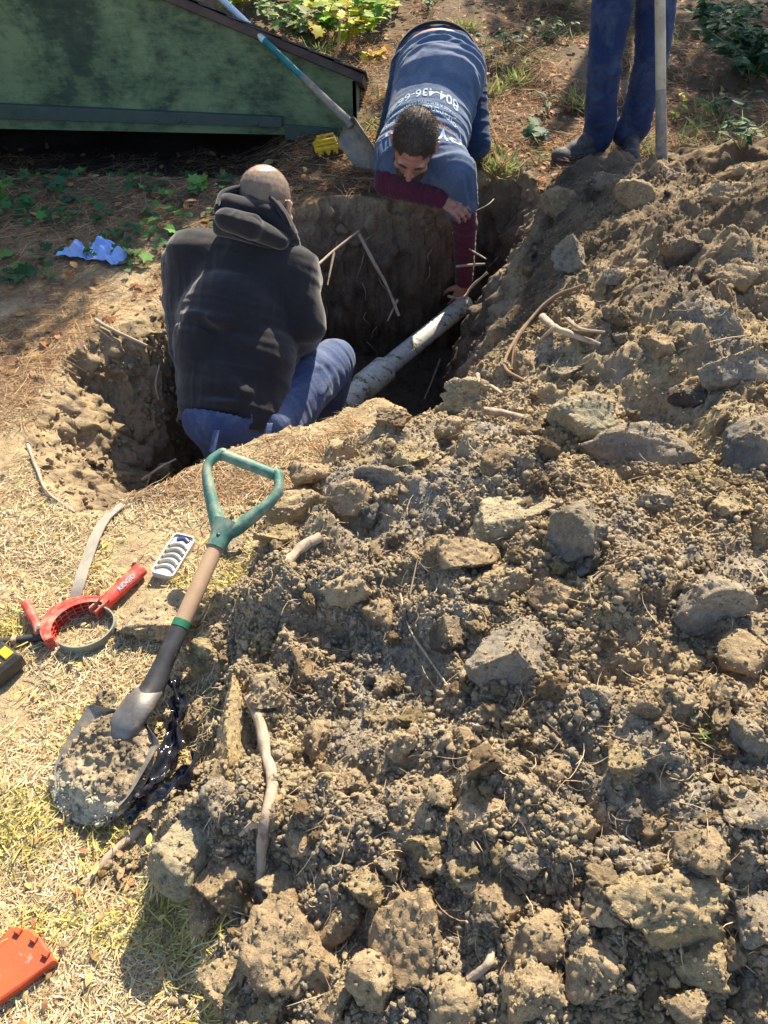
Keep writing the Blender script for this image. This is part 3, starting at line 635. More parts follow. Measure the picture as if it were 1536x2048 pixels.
while x > xl:
    x2 = x-.13; j = 0; y = YB-.065
    while y < YB+.86:
        wdt = random.uniform(.14, .22); o_ = .004*random.random()
        y1_ = min(y+wdt, YB+.86); q0, q1 = BS*(y-YB), BS*(y1_-YB)
        sh.prism([(x2-.03, y, roofz(x2-.03)+.052+o_+q0), (x+random.uniform(-.006, .006), y, roofz(x)+.062+o_+q0), (x, y1_, roofz(x)+.062+o_+q1), (x2-.03, y1_, roofz(x2-.03)+.052+o_+q1)], n_, .007, .001); y += wdt+.003
    x = x2
sh.build('shingles', M_['shingle'], bk, False)
for px, py in ((33, 220), (315, 235), (372, 237), (515, 243), (360, 237)):
    p = wb(px, py)
    MB().ell(p+Vector((0, -.034, 0)), (.012, .004, .012)).build('nail_head', M_['trim'], bk)

# unseen house wall added on the left to cut sky light under the bulkhead
hs = empty('sky_block_wall', (-3.0, 4.6, 0), 'unseen green clapboard wall added left of the frame to block sky light', 'wall')
m = MB()
for k in range(20): m.prism([(-3.0, 2.9, -.2+k*.16), (-3.0, 2.9, -.02+k*.16), (-3.0, 6.6, -.02+k*.16), (-3.0, 6.6, -.2+k*.16)], (-1, 0, .12), .02)
m.build('clapboards', M_['trim'], hs, False)
# ============================================================ shovels
def blade(name, neck, tip, up, wid, mat, parent, dish=.03, thick=.003, shoulder=.35):
    neck, tip = Vector(neck), Vector(tip); a = tip-neck; L = a.length; a.normalize(); up = Vector(up); up = (up-a*up.dot(a)).normalized(); s = a.cross(up); nu, nv = 25, 33; V, F = [], []
    for side in (0, 1):
        for j in range(nv):
            v = j/(nv-1)
            wv = min(1, .34+sm(0, .12, np.float64(v))*.66)*(1-max(0, (v-.45)/.55)**2.6)**.5 if v < 1 else .02
            for i in range(nu):
                u = i/(nu-1)*2-1; h = dish*(abs(u)**2*wv-.9*(1-abs(u)**1.5)*.5)*(1-.55*v)+.012*math.exp(-(u*wv*wid/.022)**2*1.)*max(0, 1-v*2.2)
                V.append(neck+a*(v*L)+s*(u*wv*wid/2)+up*(h-(thick if side else 0)))
    q = nu*nv
    for j in range(nv-1):
        for i in range(nu-1):
            b = j*nu+i; F += [[b, b+1, b+nu+1, b+nu], [q+b, q+b+nu, q+b+nu+1, q+b+1]]
    rim = [j*nu for j in range(nv)]+[(nv-1)*nu+i for i in range(1, nu)]+[j*nu+nu-1 for j in range(nv-2, -1, -1)]+[i for i in range(nu-2, 0, -1)]
    for k in range(len(rim)): b, c = rim[k], rim[(k+1) % len(rim)]; F.append([b, c, q+c, q+b])
    return pymesh(name, V, F, mat, parent, sharp=R(60))
# long handled shovel leaning on the bulkhead
tipL = hit(762, 358)+Vector((0, 0, .01)); nk = W(697, 243, y=3.95); hp = W(530, 82, y=YB-.065); dr = (hp-nk).normalized()
ls = empty('round_point_shovel', tipL, 'long handled shovel with chipped white and teal paint leaning across the green bulkhead roof', 'shovel')
e1 = W(603, 158, y=4.14); e1 = nk+dr*((e1-nk).dot(dr))
tube('socket', [nk+(tipL-nk)*.10, nk, nk+dr*.12, e1], [.020, .022, .019, .0175], M_['muddy_blade'], ls, nz=.03)
tube('teal_shaft', [e1-dr*.01, e1+dr*.17, e1+dr*.42], .0165, M_['teal'], ls, nz=.02)
tube('white_shaft', [e1+dr*.27, e1+dr*.6, e1+dr*1.0], .0172, M_['white_paint'], ls, nz=.02)
blade('blade', nk+(tipL-nk)*.0, tipL, Vector((-.93, -.32, .40)), .19, M_['muddy_blade'], ls, .05)
# shovel standing in the mound beside the third man
b0 = W(1316, 345, y=3.58); b0.z = float(zat(b0.x, b0.y)[0]); m0 = W(1316, 180, y=3.66); t0_ = W(1320, 0, y=3.78)
dv = (t0_-b0).normalized()
ss = empty('standing_shovel', b0, 'shovel with dirty pale wooden shaft stuck upright in the mound before the standing man', 'shovel')
mm = b0+dv*(m0-b0).dot(dv)
tube('socket', [b0-dv*.06, b0+dv*.03, b0+dv*.12, mm], [.032, .026, .026, .0235], M_['muddy_blade'], ss, nz=.05)
tube('shaft', [mm-dv*.01, mm+dv*.5, mm+dv*1.05], .0228, M_['pale_wood'], ss, nz=.03)
blade('blade', b0+dv*.0, b0-dv*.24, (0, -1, .1), .2, M_['muddy_blade'], ss, .03)
# D handle shovel in the foreground
tip = W(148, 1628, z=.012); neck = W(292, 1405, z=.075); dst = W(452, 1050, d=1.79)
ds = (dst-neck).normalized(); Dtop = W(505, 918, d=1.84)
fs = empty('d_handle_shovel', tip, 'short round point shovel with dusty green D grip lying against the front of the mound', 'shovel')
rng_pt = neck+ds*((W(347, 1248, d=1.66)-neck).dot(ds)); g0 = neck+ds*((W(425, 1090, d=1.77)-neck).dot(ds))
bn = tip-neck
tube('socket', [neck+bn*.33+Z*.012, neck+bn*.12+Z*.014, neck+ds*.03, neck+ds*.09, rng_pt], [.010, .027, .026, .021, .0195], M_['black_steel'], fs, seg=22, nz=.02)
tube('ring', [rng_pt-ds*.002, rng_pt+ds*.015], [.0208, .0208], M_['green_ring'], fs, sub=1, seg=24)
tube('wooden_shaft', [rng_pt+ds*.012, rng_pt+ds*.08, g0+ds*.03], [.0190, .0196, .0185], M_['ash'], fs, seg=24, nz=.015)
gl = W(441, 908, d=1.86); gr = W(556, 952, d=1.84)
fork = g0+ds*.055
yk = MB()
yk.tube([g0-ds*.008, g0+ds*.02, fork+ds*.006], [.0225, .0250, .034], seg=22)
sd_ = (gr-gl).normalized(); nrm = sd_.cross(ds).normalized()
for e, sg in ((gl, -1), (gr, 1)):
    mid = e-ds*.055+sd_*sg*.006
    mid += sd_*sg*.008; yk.tube([fork-ds*.014, fork+sd_*sg*.030+ds*.010, mid, e, e+ds*.004-sd_*sg*.012], [.024, .0185, .0120, .0130, .0125], seg=16, flat=1.15, ref=nrm)
yk.build('d_grip_yoke', M_['green_plastic'], fs)
tube('grip_bar', [gl+sd_*.008, (gl+gr)/2, gr-sd_*.008], [.0140, .0150, .0140], M_['green_plastic'], fs, seg=20)
MB().ell(g0+ds*.018-nrm*.0215*(1 if nrm.z < 0 else -1), (.006, .006, .006)).build('rivet', M_['black_steel'], fs)
blade('blade', neck+bn*.14, tip, Vector((-.12, -.25, 1)), .190, M_['muddy_blade'], fs, .035)
# soil carried on the blade
ax = bn.normalized(); sx = ax.cross(Z).normalized()
up_b = Vector((-.12, -.25, 1)); up_b = (up_b-ax*up_b.dot(ax)).normalized(); sxb = ax.cross(up_b)
nU, nV = 90, 110; U_, V_ = np.meshgrid(np.linspace(-1, 1, nU), np.linspace(0, 1, nV)); wq = np.sqrt(np.clip(1-np.abs(V_*2-1)**2.6, 0, 1))
X_, Y_ = U_*wq*.101, .030+V_*.222; hq = (1-np.abs(U_)**3)*wq**.7
hq = hq*(.018+.012*fbm(X_, Y_, f=12, o=4, s=5)+domes(X_+3, Y_+3, .035, 6)*.55+domes(X_+3, Y_+3, .016, 7)*.6)*sm(1.02, .72, V_)+.003
nk2 = neck+bn*.03; Vb = np.array(nk2)[None, None]+np.array(ax)*Y_[..., None]+np.array(sxb)*X_[..., None]+np.array(up_b)*(hq+.004)[..., None]
iq = np.arange(nU*nV).reshape(nV, nU); Fb = np.stack([iq[:-1, :-1], iq[:-1, 1:], iq[1:, 1:], iq[1:, :-1]], -1).reshape(-1, 4)
Vl = Vb-np.array(up_b)*(hq+.001)[..., None]; cb = np.array((.36, .29, .20))*(1+.7*fbm(X_, Y_, f=25, o=3, s=9))[..., None]*(1-sm(.62, .8, V_)[..., None])+np.array((.66, .60, .44))*sm(.62, .8, V_)[..., None]
rim = list(iq[0])+list(iq[1:, -1])+list(iq[-1, -2::-1])+list(iq[-2:0:-1, 0]); q = nU*nV
Fr = [[rim[k], rim[(k+1) % len(rim)], q+rim[(k+1) % len(rim)], q+rim[k]] for k in range(len(rim))]
sl2 = link('soil_on_blade', npmesh('soil_on_blade', np.concatenate([Vb.reshape(-1, 3), Vl.reshape(-1, 3)]), np.concatenate([Fb[:, ::-1], Fb+q, np.array(Fr)]), np.concatenate([cb.reshape(-1, 3)]*2)), SOIL)
tag(sl2, 'crumbly soil heaped on the blade of the green handled shovel', 'soil', kind='stuff')
q_ = rng.choice(nU*nV, 420); Pq = Vb.reshape(-1, 3)[q_]; cr = scatter_blobs('soil_on_blade', Pq, .0025+.007*rng.random(420)**2.5, cb.reshape(-1, 3)[q_]*rng.uniform(.6, 1.2, (420, 1)), 2, 12, SOIL); tag(cr, 'small lumps on the soil carried by the shovel blade', 'soil', kind='stuff')
tube('frog', [neck+bn*.42+up_b*.010, neck+bn*.25+up_b*.022, neck+bn*.05+up_b*.022, neck+ds*.03], [.012, .036, .036, .027], M_['muddy_steel'], fs, seg=20, flat=.55, ref=up_b, nz=.03)
# ============================================================ pipe in the pit
pa = W(925, 612, z=-.50); pb = W(765, 742, z=-.55); pc_ = W(672, 818, z=-.585)
pd_ = (pb-pa).normalized(); rp = .046
pp = empty('drain_pipe', pb, 'muddy white plastic drain pipe crossing the bottom of the pit', 'pipe')
tube('pipe', [pa-pd_*.02, pa, (pa+pb)/2, pb+pd_*.03], rp, M_['pvc'], pp, seg=32, sub=8, nz=.015)
tube('coupling', [pb-pd_*.03, pb-pd_*.015, pb+pd_*.0, pb+pd_*.13, pb+pd_*.15], [rp, .066, .065, .065, .056], M_['pvc'], pp, seg=32, sub=4, nz=.02)
tube('coupling', [pb+pd_*.20, pb+pd_*.215, pb+pd_*.3], [.053, .064, .062], M_['pvc'], pp, seg=32, sub=4, nz=.02)
tube('lower_pipe', [pb+pd_*.13, pb+pd_*.3, pb+pd_*.6+Z*-.04], .051, M_['pvc'], pp, seg=32, sub=6, nz=.02)
# ============================================================ roots and sticks
def root(pix, r0, r1, label, name='root', mat='root', lift=.01, group=None, z=None, br=()):
    pts = [hit(*p[:2], up=lift-.005+.7*(p[2] if len(p) > 2 else 0)) for p in pix] if z is None else [W(p[0], p[1], z=p[2]) for p in pix]
    m = MB(); m.tube(pts, [r0+(r1-r0)*i/(len(pts)-1) for i in range(len(pts))], seg=12, nz=.55, nf=34, seed=len(pix)+int(r0*1e4))
    for b in br:
        q = [hit(*p[:2], up=lift+(p[2] if len(p) > 2 else 0)) for p in b] if z is None else [W(p[0], p[1], z=p[2]) for p in b]
        m.tube(q, [r1*1.1, r1*.45], seg=7, nz=.3, nf=40)
    o = m.build(name, M_[mat]); return tag(o, label, 'root' if name == 'root' else 'stick', group)
root([(500, 1395, .02), (520, 1450, .015), (532, 1510, .012), (546, 1570, .01), (530, 1640, .01), (524, 1700, .008), (522, 1770, .0)], .0125, .0085, 'thick pale root running down the front of the mound', lift=.012, br=[[(530, 1640), (505, 1650), (480, 1672)]])
root([(312, 1618, .01), (270, 1668, .005), (215, 1715, .004), (168, 1772)], .0105, .0075, 'bare pale stick lying on the straw at the foot of the mound', name='stick', lift=.006)
root([(640, 1075, .02), (600, 1100, .02), (560, 1140, .0)], .012, .011, 'short grey stub of root poking from the mound right of the shovel shaft', lift=.0)
root([(1170, 572, .03), (1110, 595, .04), (1060, 640, .04), (1020, 700, .04), (1010, 740, .02), (1050, 762)], .007, .005, 'long reddish root arching over the pit side of the mound', mat='rootdark', br=[[(1060, 640, .03), (1030, 690, .02), (1022, 745, .0)]])
root([(1085, 635, .05), (1110, 655, .04), (1150, 672, .03), (1200, 690, .0)], .0115, .007, 'pale forked root lying across the mound above the flat dark stone', br=[[(1135, 640, .04), (1160, 660, .03), (1210, 665, .01)], [(1110, 655, .03), (1080, 680, 0)]])
root([(955, 750, .03), (960, 768, .03), (980, 772, .03), (1005, 790, .01)], .007, .005, 'short crooked pale root sticking out of the pit edge', lift=.01)
root([(965, 822, .02), (1010, 828, .02), (1072, 846, .0)], .010, .008, 'pale root lying flat on the crest of the mound by the pit', lift=.01)
root([(800, 1190, .01), (820, 1260, .01), (860, 1320, .01), (925, 1415, 0)], .0035, .002, 'long thin root trailing down the middle of the mound', lift=.01, br=[[(820, 1190), (835, 1120)]])
root([(190, 640, .02), (225, 660, .02), (290, 690, .02), (320, 702)], .008, .004, 'bare root bending over the left bank of the pit', lift=.01)
root([(55, 890, .01), (75, 940, .01), (95, 985, .01), (150, 1025)], .0055, .004, 'pale root exposed on the sunlit left rim of the pit', lift=.01)
root([(320, 730, .02), (312, 770, .02), (318, 800)], .005, .003, 'short whitish root hanging behind the seated man', lift=.01)
fr = 'thin roots hanging from the pit wall'
root([(636, 530, -.12), (670, 500, -.12), (718, 462, -.08)], .007, .006, 'root slanting up the far pit wall beside the black sleeve', z=1, br=[[(668, 505, -.12), (655, 570, -.2)]])
root([(718, 468, -.08), (745, 520, -.17), (775, 575, -.27), (798, 632, -.36)], .009, .006, 'longest root dangling down the middle of the far pit wall', z=1, br=[[(795, 600, -.33), (775, 642, -.38)]])
root([(905, 465, -.12), (935, 495, -.16), (972, 518, -.16)], .0045, .0035, 'thin pale root crossing the maroon sleeve near its elbow', z=1)
root([(912, 533, -.2), (940, 530, -.2), (970, 528, -.2)], .0055, .005, 'straight pale root crossing the maroon sleeve', z=1)
root([(895, 592, -.36), (925, 596, -.36), (945, 572, -.32), (975, 545, -.26)], .007, .006, 'forked whitish root over the kneeling man hand at the pipe', z=1, br=[[(925, 596, -.36), (935, 618, -.4)]])
root([(950, 423, -.02), (975, 410, -.0), (988, 398, .0)], .003, .0025, 'tiny curled root beside the kneeling man sleeve end', z=1)
root([(285, 960, -.25), (320, 935, -.2), (352, 918, -.2)], .0055, .003, 'thin branching root in the dark left corner of the pit', z=1, br=[[(300, 950, -.22), (290, 985, -.28)]])
root([(880, 720, .02), (865, 760, .02), (848, 800, 0)], .006, .003, 'dirty root climbing out of the pit toward the pale clay lump', lift=.0)
root([(1360, 700, .01), (1440, 680, .01), (1500, 670, 0)], .003, .002, 'fine root lying near the pale rounded clod high on the right', lift=.01)
root([(1170, 1180), (1205, 1150, .01), (1232, 1150, 0)], .004, .003, 'small looping root right of the dark slate coloured block', lift=.01)
root([(985, 1350, .01), (1005, 1300, .02), (1022, 1260, .0)], .003, .002, 'thin root clinging to the big smooth faced grey clod', lift=.015)
root([(940, 1960, .02), (975, 1930, .02), (985, 1900, 0)], .008, .005, 'broken pale root end at the bottom centre of the mound', lift=.01)
for k in range(26):
    px, py = random.uniform(640, 1000), random.uniform(430, 760)
    if 880 < px < 990 and py > 420: continue
    p = hit(px, py, .0); q = p+Vector((random.uniform(-.06, .06), -.03, -random.uniform(.03, .14))); q.z = max(q.z, float(zat(q.x, q.y)[0])+.005)
    o = tube('rootlet', [p, (p+q)/2+Vector((random.uniform(-.02, .02), -.02, .01)), q], [.0025, .002, .001], M_['root'], seg=6, nz=.3); tag(o, 'hair thin rootlet hanging on the dark pit wall', 'root', fr)
# ============================================================ strap wrench and small tools
def gp(px, py, z=.0): return W(px, py, z=z)
zg = float(zat(gp(160, 1250).x, gp(160, 1250).y)[0])+.004
cw = gp(176, 1266, zg); 
sw = empty('strap_wrench', cw, 'red strap wrench with a grey strap looped on the dry grass', 'strap wrench')
rx, ry = .070, .060; ang0 = R(18)
def loop_pt(th, r=1., z=0.):
    x, y = rx*r*math.cos(th), ry*r*math.sin(th); c, s = math.cos(ang0), math.sin(ang0); return cw+Vector((x*c-y*s, x*s+y*c, z))
def band(name, pts_lo, pts_hi, th, mat, par):
    m = MB(); n = len(pts_lo); V = []
    for i in range(n):
        t = (pts_lo[min(i+1, n-1)]-pts_lo[max(i-1, 0)]).normalized(); e = (pts_hi[i]-pts_lo[i]).normalized(); nn = t.cross(e).normalized()*th/2
        V += [pts_lo[i]+nn, pts_hi[i]+nn, pts_hi[i]-nn, pts_lo[i]-nn]
    F = [[i*4+k, i*4+(k+1) % 4, (i+1)*4+(k+1) % 4, (i+1)*4+k] for i in range(n-1) for k in range(4)]+[[0, 1, 2, 3], [(n-1)*4+k for k in (3, 2, 1, 0)]]
    m.add(V, F); return m.build(name, mat, par)
th = [R(205)+R(215)*i/40 for i in range(41)]
band('strap', [loop_pt(t, 1, .002) for t in th], [loop_pt(t, 1.0, .031) for t in th], .0035, M_['webdark'], sw)
tl = [(148, 1206), (160, 1165), (176, 1115), (192, 1072), (212, 1038), (246, 1008)]
tw = [.0165, .0165, .0165, .0165, .0150, .0130]; C_ = crom([hit(px, py, .012+(.012 if i in (1, 2, 3) else 0)) for i, (px, py) in enumerate(tl)], 6); lo_, hi_ = [], []
for i, p in enumerate(C_):
    t = (C_[min(i+1, len(C_)-1)]-C_[max(i-1, 0)]).normalized(); s_ = t.cross(Z).normalized(); h_ = tw[min(5, i//6)]*.95
    lo_.append(p-s_*h_-Z*.003); hi_.append(p+s_*h_+Z*.003)
band('strap_tail', lo_, hi_, .003, M_['webbing'], sw)
# arc body with ribs
body = MB(); a0, a1, na = R(62), R(198), 16; Hh = .040; V, F = [], []
for i in range(na+1):
    t = a0+(a1-a0)*i/na; ro = 1.62-.28*abs(i/na-.5)*2
    V += [loop_pt(t, 1.28, .0), loop_pt(t, ro, .002), loop_pt(t, ro, Hh), loop_pt(t, 1.28, Hh+.003)]
F = [[i*4+k, i*4+(k+1) % 4, (i+1)*4+(k+1) % 4, (i+1)*4+k] for i in range(na) for k in range(4)]+[[0, 1, 2, 3], [na*4+k for k in (3, 2, 1, 0)]]
body.add(V, F)
for i in range(0, 10):                      # upright ribs on the gripping face
    t = a0+(a1-a0)*(i+.2)/9.4; p = loop_pt(t, 1.17, Hh/2); d = (loop_pt(t, 1.3)-loop_pt(t, 1.)).normalized(); body.box(p, d, d.cross(Z), Z, .016, .0026, Hh, .0005)
for zz in (.0015, Hh/3, Hh*2/3, Hh+.0005):
    V, F = [], []
    for i in range(na+1):
        t = a0+(a1-a0)*i/na; V += [loop_pt(t, 1.06, zz-.0013), loop_pt(t, 1.30, zz-.0013), loop_pt(t, 1.30, zz+.0013), loop_pt(t, 1.06, zz+.0013)]
    F = [[i*4+k, i*4+(k+1) % 4, (i+1)*4+(k+1) % 4, (i+1)*4+k] for i in range(na) for k in range(4)]+[[0, 1, 2, 3], [na*4+k for k in (3, 2, 1, 0)]]; body.add(V, F)
body.build('jaw', M_['red'], sw)
ha, hb = loop_pt(R(168), 1.5, .024), gp(50, 1203, zg+.028)
hm = MB(); hm.tube([ha, ha+(hb-ha)*.3, ha+(hb-ha)*.9, hb], [.014, .011, .013, .008], seg=14, flat=.8); hm.build('handle', M_['red'], sw)
MB().tube([ha+Z*.012, ha+Z*.02], .0055, sub=1).build('pin', M_['muddy_steel'], sw)
hc, hd = gp(208, 1208, zg+.022), gp(283, 1137, zg+.024); dh = (hd-hc).normalized()
tube('lever_handle', [hc-dh*.004, hc+dh*.02, (hc+hd)/2, hd-dh*.006, hd], [.016, .0185, .0195, .0205, .016], M_['red'], sw, seg=24, flat=.85, ref=Z)
lg = MB(); so = dh.cross(Z).normalized()
for s in (-1, 1): lg.box(hc-dh*.012+so*s*.0105, dh, so, Z, .046, .0055, .034, .0015)
lg.build('clevis', M_['red'], sw)
for s in (0, 1): MB().tube([hc-dh*(.012+.018*s)-so*.0145, hc-dh*(.012+.018*s)+so*.0145], .0045, sub=1, seg=12).build('pin', M_['muddy_steel'], sw)
def text_obj(name, body_, size, fn, mat, parent, ext=.0, sub=0, bold=.0, shear=0.):
    cu = bpy.data.curves.new(name, 'FONT'); cu.body = body_; cu.size = size; cu.align_x = 'CENTER'; cu.align_y = 'CENTER'; cu.offset = bold; cu.shear = shear; cu.resolution_u = 3
    o = bpy.data.objects.new('tmp', cu); COL.objects.link(o); bpy.context.view_layer.update()
    me = bpy.data.meshes.new_from_object(o.evaluated_get(bpy.context.evaluated_depsgraph_get())); bpy.data.objects.remove(o)
    bm = bmesh.new(); bm.from_mesh(me); bmesh.ops.triangulate(bm, faces=bm.faces)
    for _ in range(sub):
        es = [e for e in bm.edges if e.calc_length() > size*.22]
        if es: bmesh.ops.subdivide_edges(bm, edges=es, cuts=1); bmesh.ops.triangulate(bm, faces=bm.faces)
    for v in bm.verts: v.co = fn(v.co.x, v.co.y)
    bm.to_mesh(me); bm.free(); return link(name, me, mat, parent, smooth=False)
ax_h = dh; upv = (Z*.75+(-so if so.y > 0 else so)*.65); side = dh.cross(upv).normalized(); side = side
def on_handle(u, v):
    a = v/.0205; n0 = (Z*.80+Vector((.25, -.55, 0))).normalized(); n0 = (n0-dh*n0.dot(dh)).normalized(); t0 = n0.cross(dh).normalized()*-1
    t0 = t0 if t0.z > 0 else -t0
    d = n0*math.cos(a)+t0*math.sin(a); return (hc+hd)/2+dh*(u+.006)+so*d.dot(so)*.0209+Z*d.dot(Z)*.0182
text_obj('lettering', 'RIDGID', .0165, on_handle, M_['letter'], sw, sub=1, bold=.0002)
# black rod with tape
r0_, r1_ = hit(-60, 1292, .012), hit(108, 1272, .012)
br = empty('black_rod', r0_, 'thin black rod wrapped with a band of tan tape beside the red wrench', 'rod')
tube('rod', [r0_, (r0_+r1_)/2, r1_], .0095, M_['black_steel'], br, nz=.06); q = r0_+(r1_-r0_)*.5
tube('tape_band', [q, q+(r1_-r0_).normalized()*.012], .0105, M_['tape'], br, sub=1)
# grey plastic tray
c4 = [hit(px, py, .012) for px, py in ((304, 1148), (350, 1076), (394, 1078), (346, 1158))]
tc = sum(c4, Vector())/4; ua = ((c4[1]-c4[0])+(c4[2]-c4[3])).normalized(); un = Vector((.05, -.05, 1)); ub = (-ua.cross(un)).normalized(); un = ua.cross(ub).normalized(); un = un if un.z > 0 else -un
Lt, Wt = ((c4[1]-c4[0]).length+(c4[2]-c4[3]).length)/2+.006, .064
tr = empty('plastic_tray', tc, 'dusty grey moulded plastic tray with curved ridges beside the shovel shaft', 'tray')
def rr(L, Wd, r, n=5):
    out = []
    for cx_, cy_, a_ in ((L/2-r, Wd/2-r, 0), (-L/2+r, Wd/2-r, 90), (-L/2+r, -Wd/2+r, 180), (L/2-r, -Wd/2+r, 270)):
        for k in range(n): t = R(a_+90*k/(n-1)); out.append((cx_+r*math.cos(t), cy_+r*math.sin(t)))
    return out
o1, i1 = rr(Lt, Wt, .012), rr(Lt-.009, Wt-.009, .009); K = len(o1); V = []
for ring, h in ((o1, -.010), (o1, .012), (i1, .012), (i1, .006)):
    V += [tc+ua*x+ub*y+un*h for x, y in ring]
F = [[r_*K+j, r_*K+(j+1) % K, (r_+1)*K+(j+1) % K, (r_+1)*K+j] for r_ in range(3) for j in range(K)]+[list(range(3*K, 4*K))]+[list(range(K))[::-1]]
trm = MB(); trm.add(V, F)
for k in range(5):
    xx = -Lt*.36+k*Lt*.135; P_ = [tc+ua*(xx+.012*(1-(y/.025)**2))+ub*y+un*.0075 for y in (-.0255, -.015, 0, .015, .0255)]; trm.tube(P_, .0032+.0006*(k % 2), seg=8, sub=4, flat=1.8, ref=un)
trm.build('shell', M_['tray'], tr)
MB().tube([tc+ua*(Lt*.36)-ub*.016+un*.006, tc+ua*(Lt*.42)+un*.007, tc+ua*(Lt*.36)+ub*.016+un*.006], .007, seg=10, flat=.6, ref=un).build('dark_insert', M_['navy'], tr)
# yellow and black battery pack far off
def battery(name, c, ux, uy, s, label, cat):
    ux, uy = Vector(ux).normalized(), Vector(uy).normalized(); uz = ux.cross(uy).normalized(); b = empty(name, c, label, cat)
    m = MB(); m.box(c+uz*.020*s, ux, uy, uz, .125*s, .085*s, .040*s, .006*s)
    for k in range(6): m.box(c+uz*.020*s+ux*(-.05+.02*k)*s, ux, uy, uz, .008*s, .090*s, .034*s, .001)
    m.build('base', M_['black'], b)
    m = MB(); m.box(c+uz*.050*s, ux, uy, uz, .120*s, .080*s, .026*s, .008*s); m.box(c+uz*.070*s, ux, uy, uz, .095*s, .062*s, .020*s, .008*s)
    for k in (-1, 1): m.box(c+uz*.084*s+uy*k*.022*s, ux, uy, uz, .080*s, .012*s, .012*s, .003*s)
    for k in range(3): m.box(c+uz*.040*s+ux*(-.035+.035*k)*s-uy*.042*s, ux, uy, uz, .022*s, .006*s, .03*s, .001)
    m.build('cover', M_['yellow'], b)
    MB().box(c+uz*.083*s+ux*.02*s, ux, uy, uz, .03*s, .02*s, .004*s, .001).build('latch', M_['black'], b); return b
battery('battery_pack', hit(656, 312, .008), (1, .25, .1), (-.2, 1, .12), 1.12, 'yellow and black battery pack lying on the ground near the leaning shovel', 'battery pack')
# yellow and black tool at the left edge
c = hit(8, 1345, .0)
tl_ = empty('power_tool', c, 'black ribbed tool housing with yellow panels at the left edge of the photo', 'power tool')
ux = Vector((.42, .62, 0)).normalized()*-1; uy = Z.cross(ux)
m = MB(); m.box(c+Z*.028, ux, uy, Z, .085, .07, .052, .009)
for k in range(9): m.tube([c+ux*(-.035+.009*k)+uy*-.037+Z*.01, c+ux*(-.035+.009*k)+uy*-.040+Z*.04, c+ux*(-.035+.009*k)+uy*-.03+Z*.056], .0035, seg=8)
m.build('housing', M_['black'], tl_)
MB().box(c+Z*.056+ux*.016+uy*.006, ux, uy, Z, .035, .032, .006, .002).build('yellow_panel', M_['yellow'], tl_)
MB().box(c+Z*.056-ux*.024+uy*.006, ux, uy, Z, .022, .032, .006, .002).build('yellow_panel', M_['yellow'], tl_)
# orange tool bottom left
zo = .03
oo = [(20, 1852), (62, 1858), (78, 1872), (92, 1892), (110, 1921), (40, 1972), (0, 2000), (-90, 2060), (-110, 1960), (-10, 1890)]
pts = [gp(px, py, zo+.012) for px, py in oo]; oc = gp(0, 1960, 0)
og = empty('orange_bracket', oc, 'worn orange painted metal bracket with small square lugs in the bottom left corner', 'bracket')
pts2 = [p+Vector((0, 0, .0)) for p in pts]
MB().prism(pts2, Z, .026, .003).build('plate', M_['orange'], og, False)
for px, py in ((36, 1862), (68, 1878), (92, 1908)):
    p = gp(px, py, zo+.016); MB().box(p, (1, -.4, 0), (.4, 1, 0), Z, .012, .010, .009, .002).build('lug', M_['orange'], og)
# blue cloth
cc = hit(190, 512); nU, nV = 70, 40; V = []
for j in range(nV):
    for i in range(nU):
        u, v = i/(nU-1)*2-1, j/(nV-1)*2-1
        th_ = math.atan2(v, u); r_ = 1+.10*math.sin(2*th_+.8)+.09*math.sin(5*th_+2)+.05*math.sin(11*th_); x, y = u*.135*r_, v*(.045+.030*sm(-.6, .6, np.float64(u)))*r_+.012*math.sin(5*u)-.035*max(0, u-.1)
        V.append((cc.x+x, cc.y+y))
V = np.array(V); z_ = zat(V[:, 0], V[:, 1]); hh = np.abs(fbm(V[:, 0]*1.3, V[:, 1]*.8, f=12, o=2, s=88))*.095+np.abs(fbm(V[:, 0]*.6+V[:, 1], V[:, 1]-V[:, 0], f=34, o=2, s=89))*.022
e_ = np.tile(np.minimum(1, 2.2*(1-np.abs(np.linspace(-1, 1, nU)))), nV)*np.repeat(np.minimum(1, 2*(1-np.abs(np.linspace(-1, 1, nV)))), nU)
Vt = np.concatenate([np.stack([V[:, 0], V[:, 1], z_+.009+hh*(.35+.65*e_)], 1), np.stack([V[:, 0], V[:, 1], z_+.0065+hh*(.35+.65*e_)], 1)])
q = nU*nV; F = []
for j in range(nV-1):
    for i in range(nU-1): b = j*nU+i; F += [[b, b+1, b+nU+1, b+nU], [q+b, q+b+nU, q+b+nU+1, q+b+1]]
rim = [i for i in range(nU)]+[j*nU+nU-1 for j in range(1, nV)]+[(nV-1)*nU+i for i in range(nU-2, -1, -1)]+[j*nU for j in range(nV-2, 0, -1)]
for k in range(len(rim)): b, c = rim[k], rim[(k+1) % len(rim)]; F.append([b, c, q+c, q+b])
tag(pymesh('blue_cloth', Vt, F, M_['cloth_blue']), 'crumpled blue cloth lying on the shaded bank left of the seated man', 'cloth')
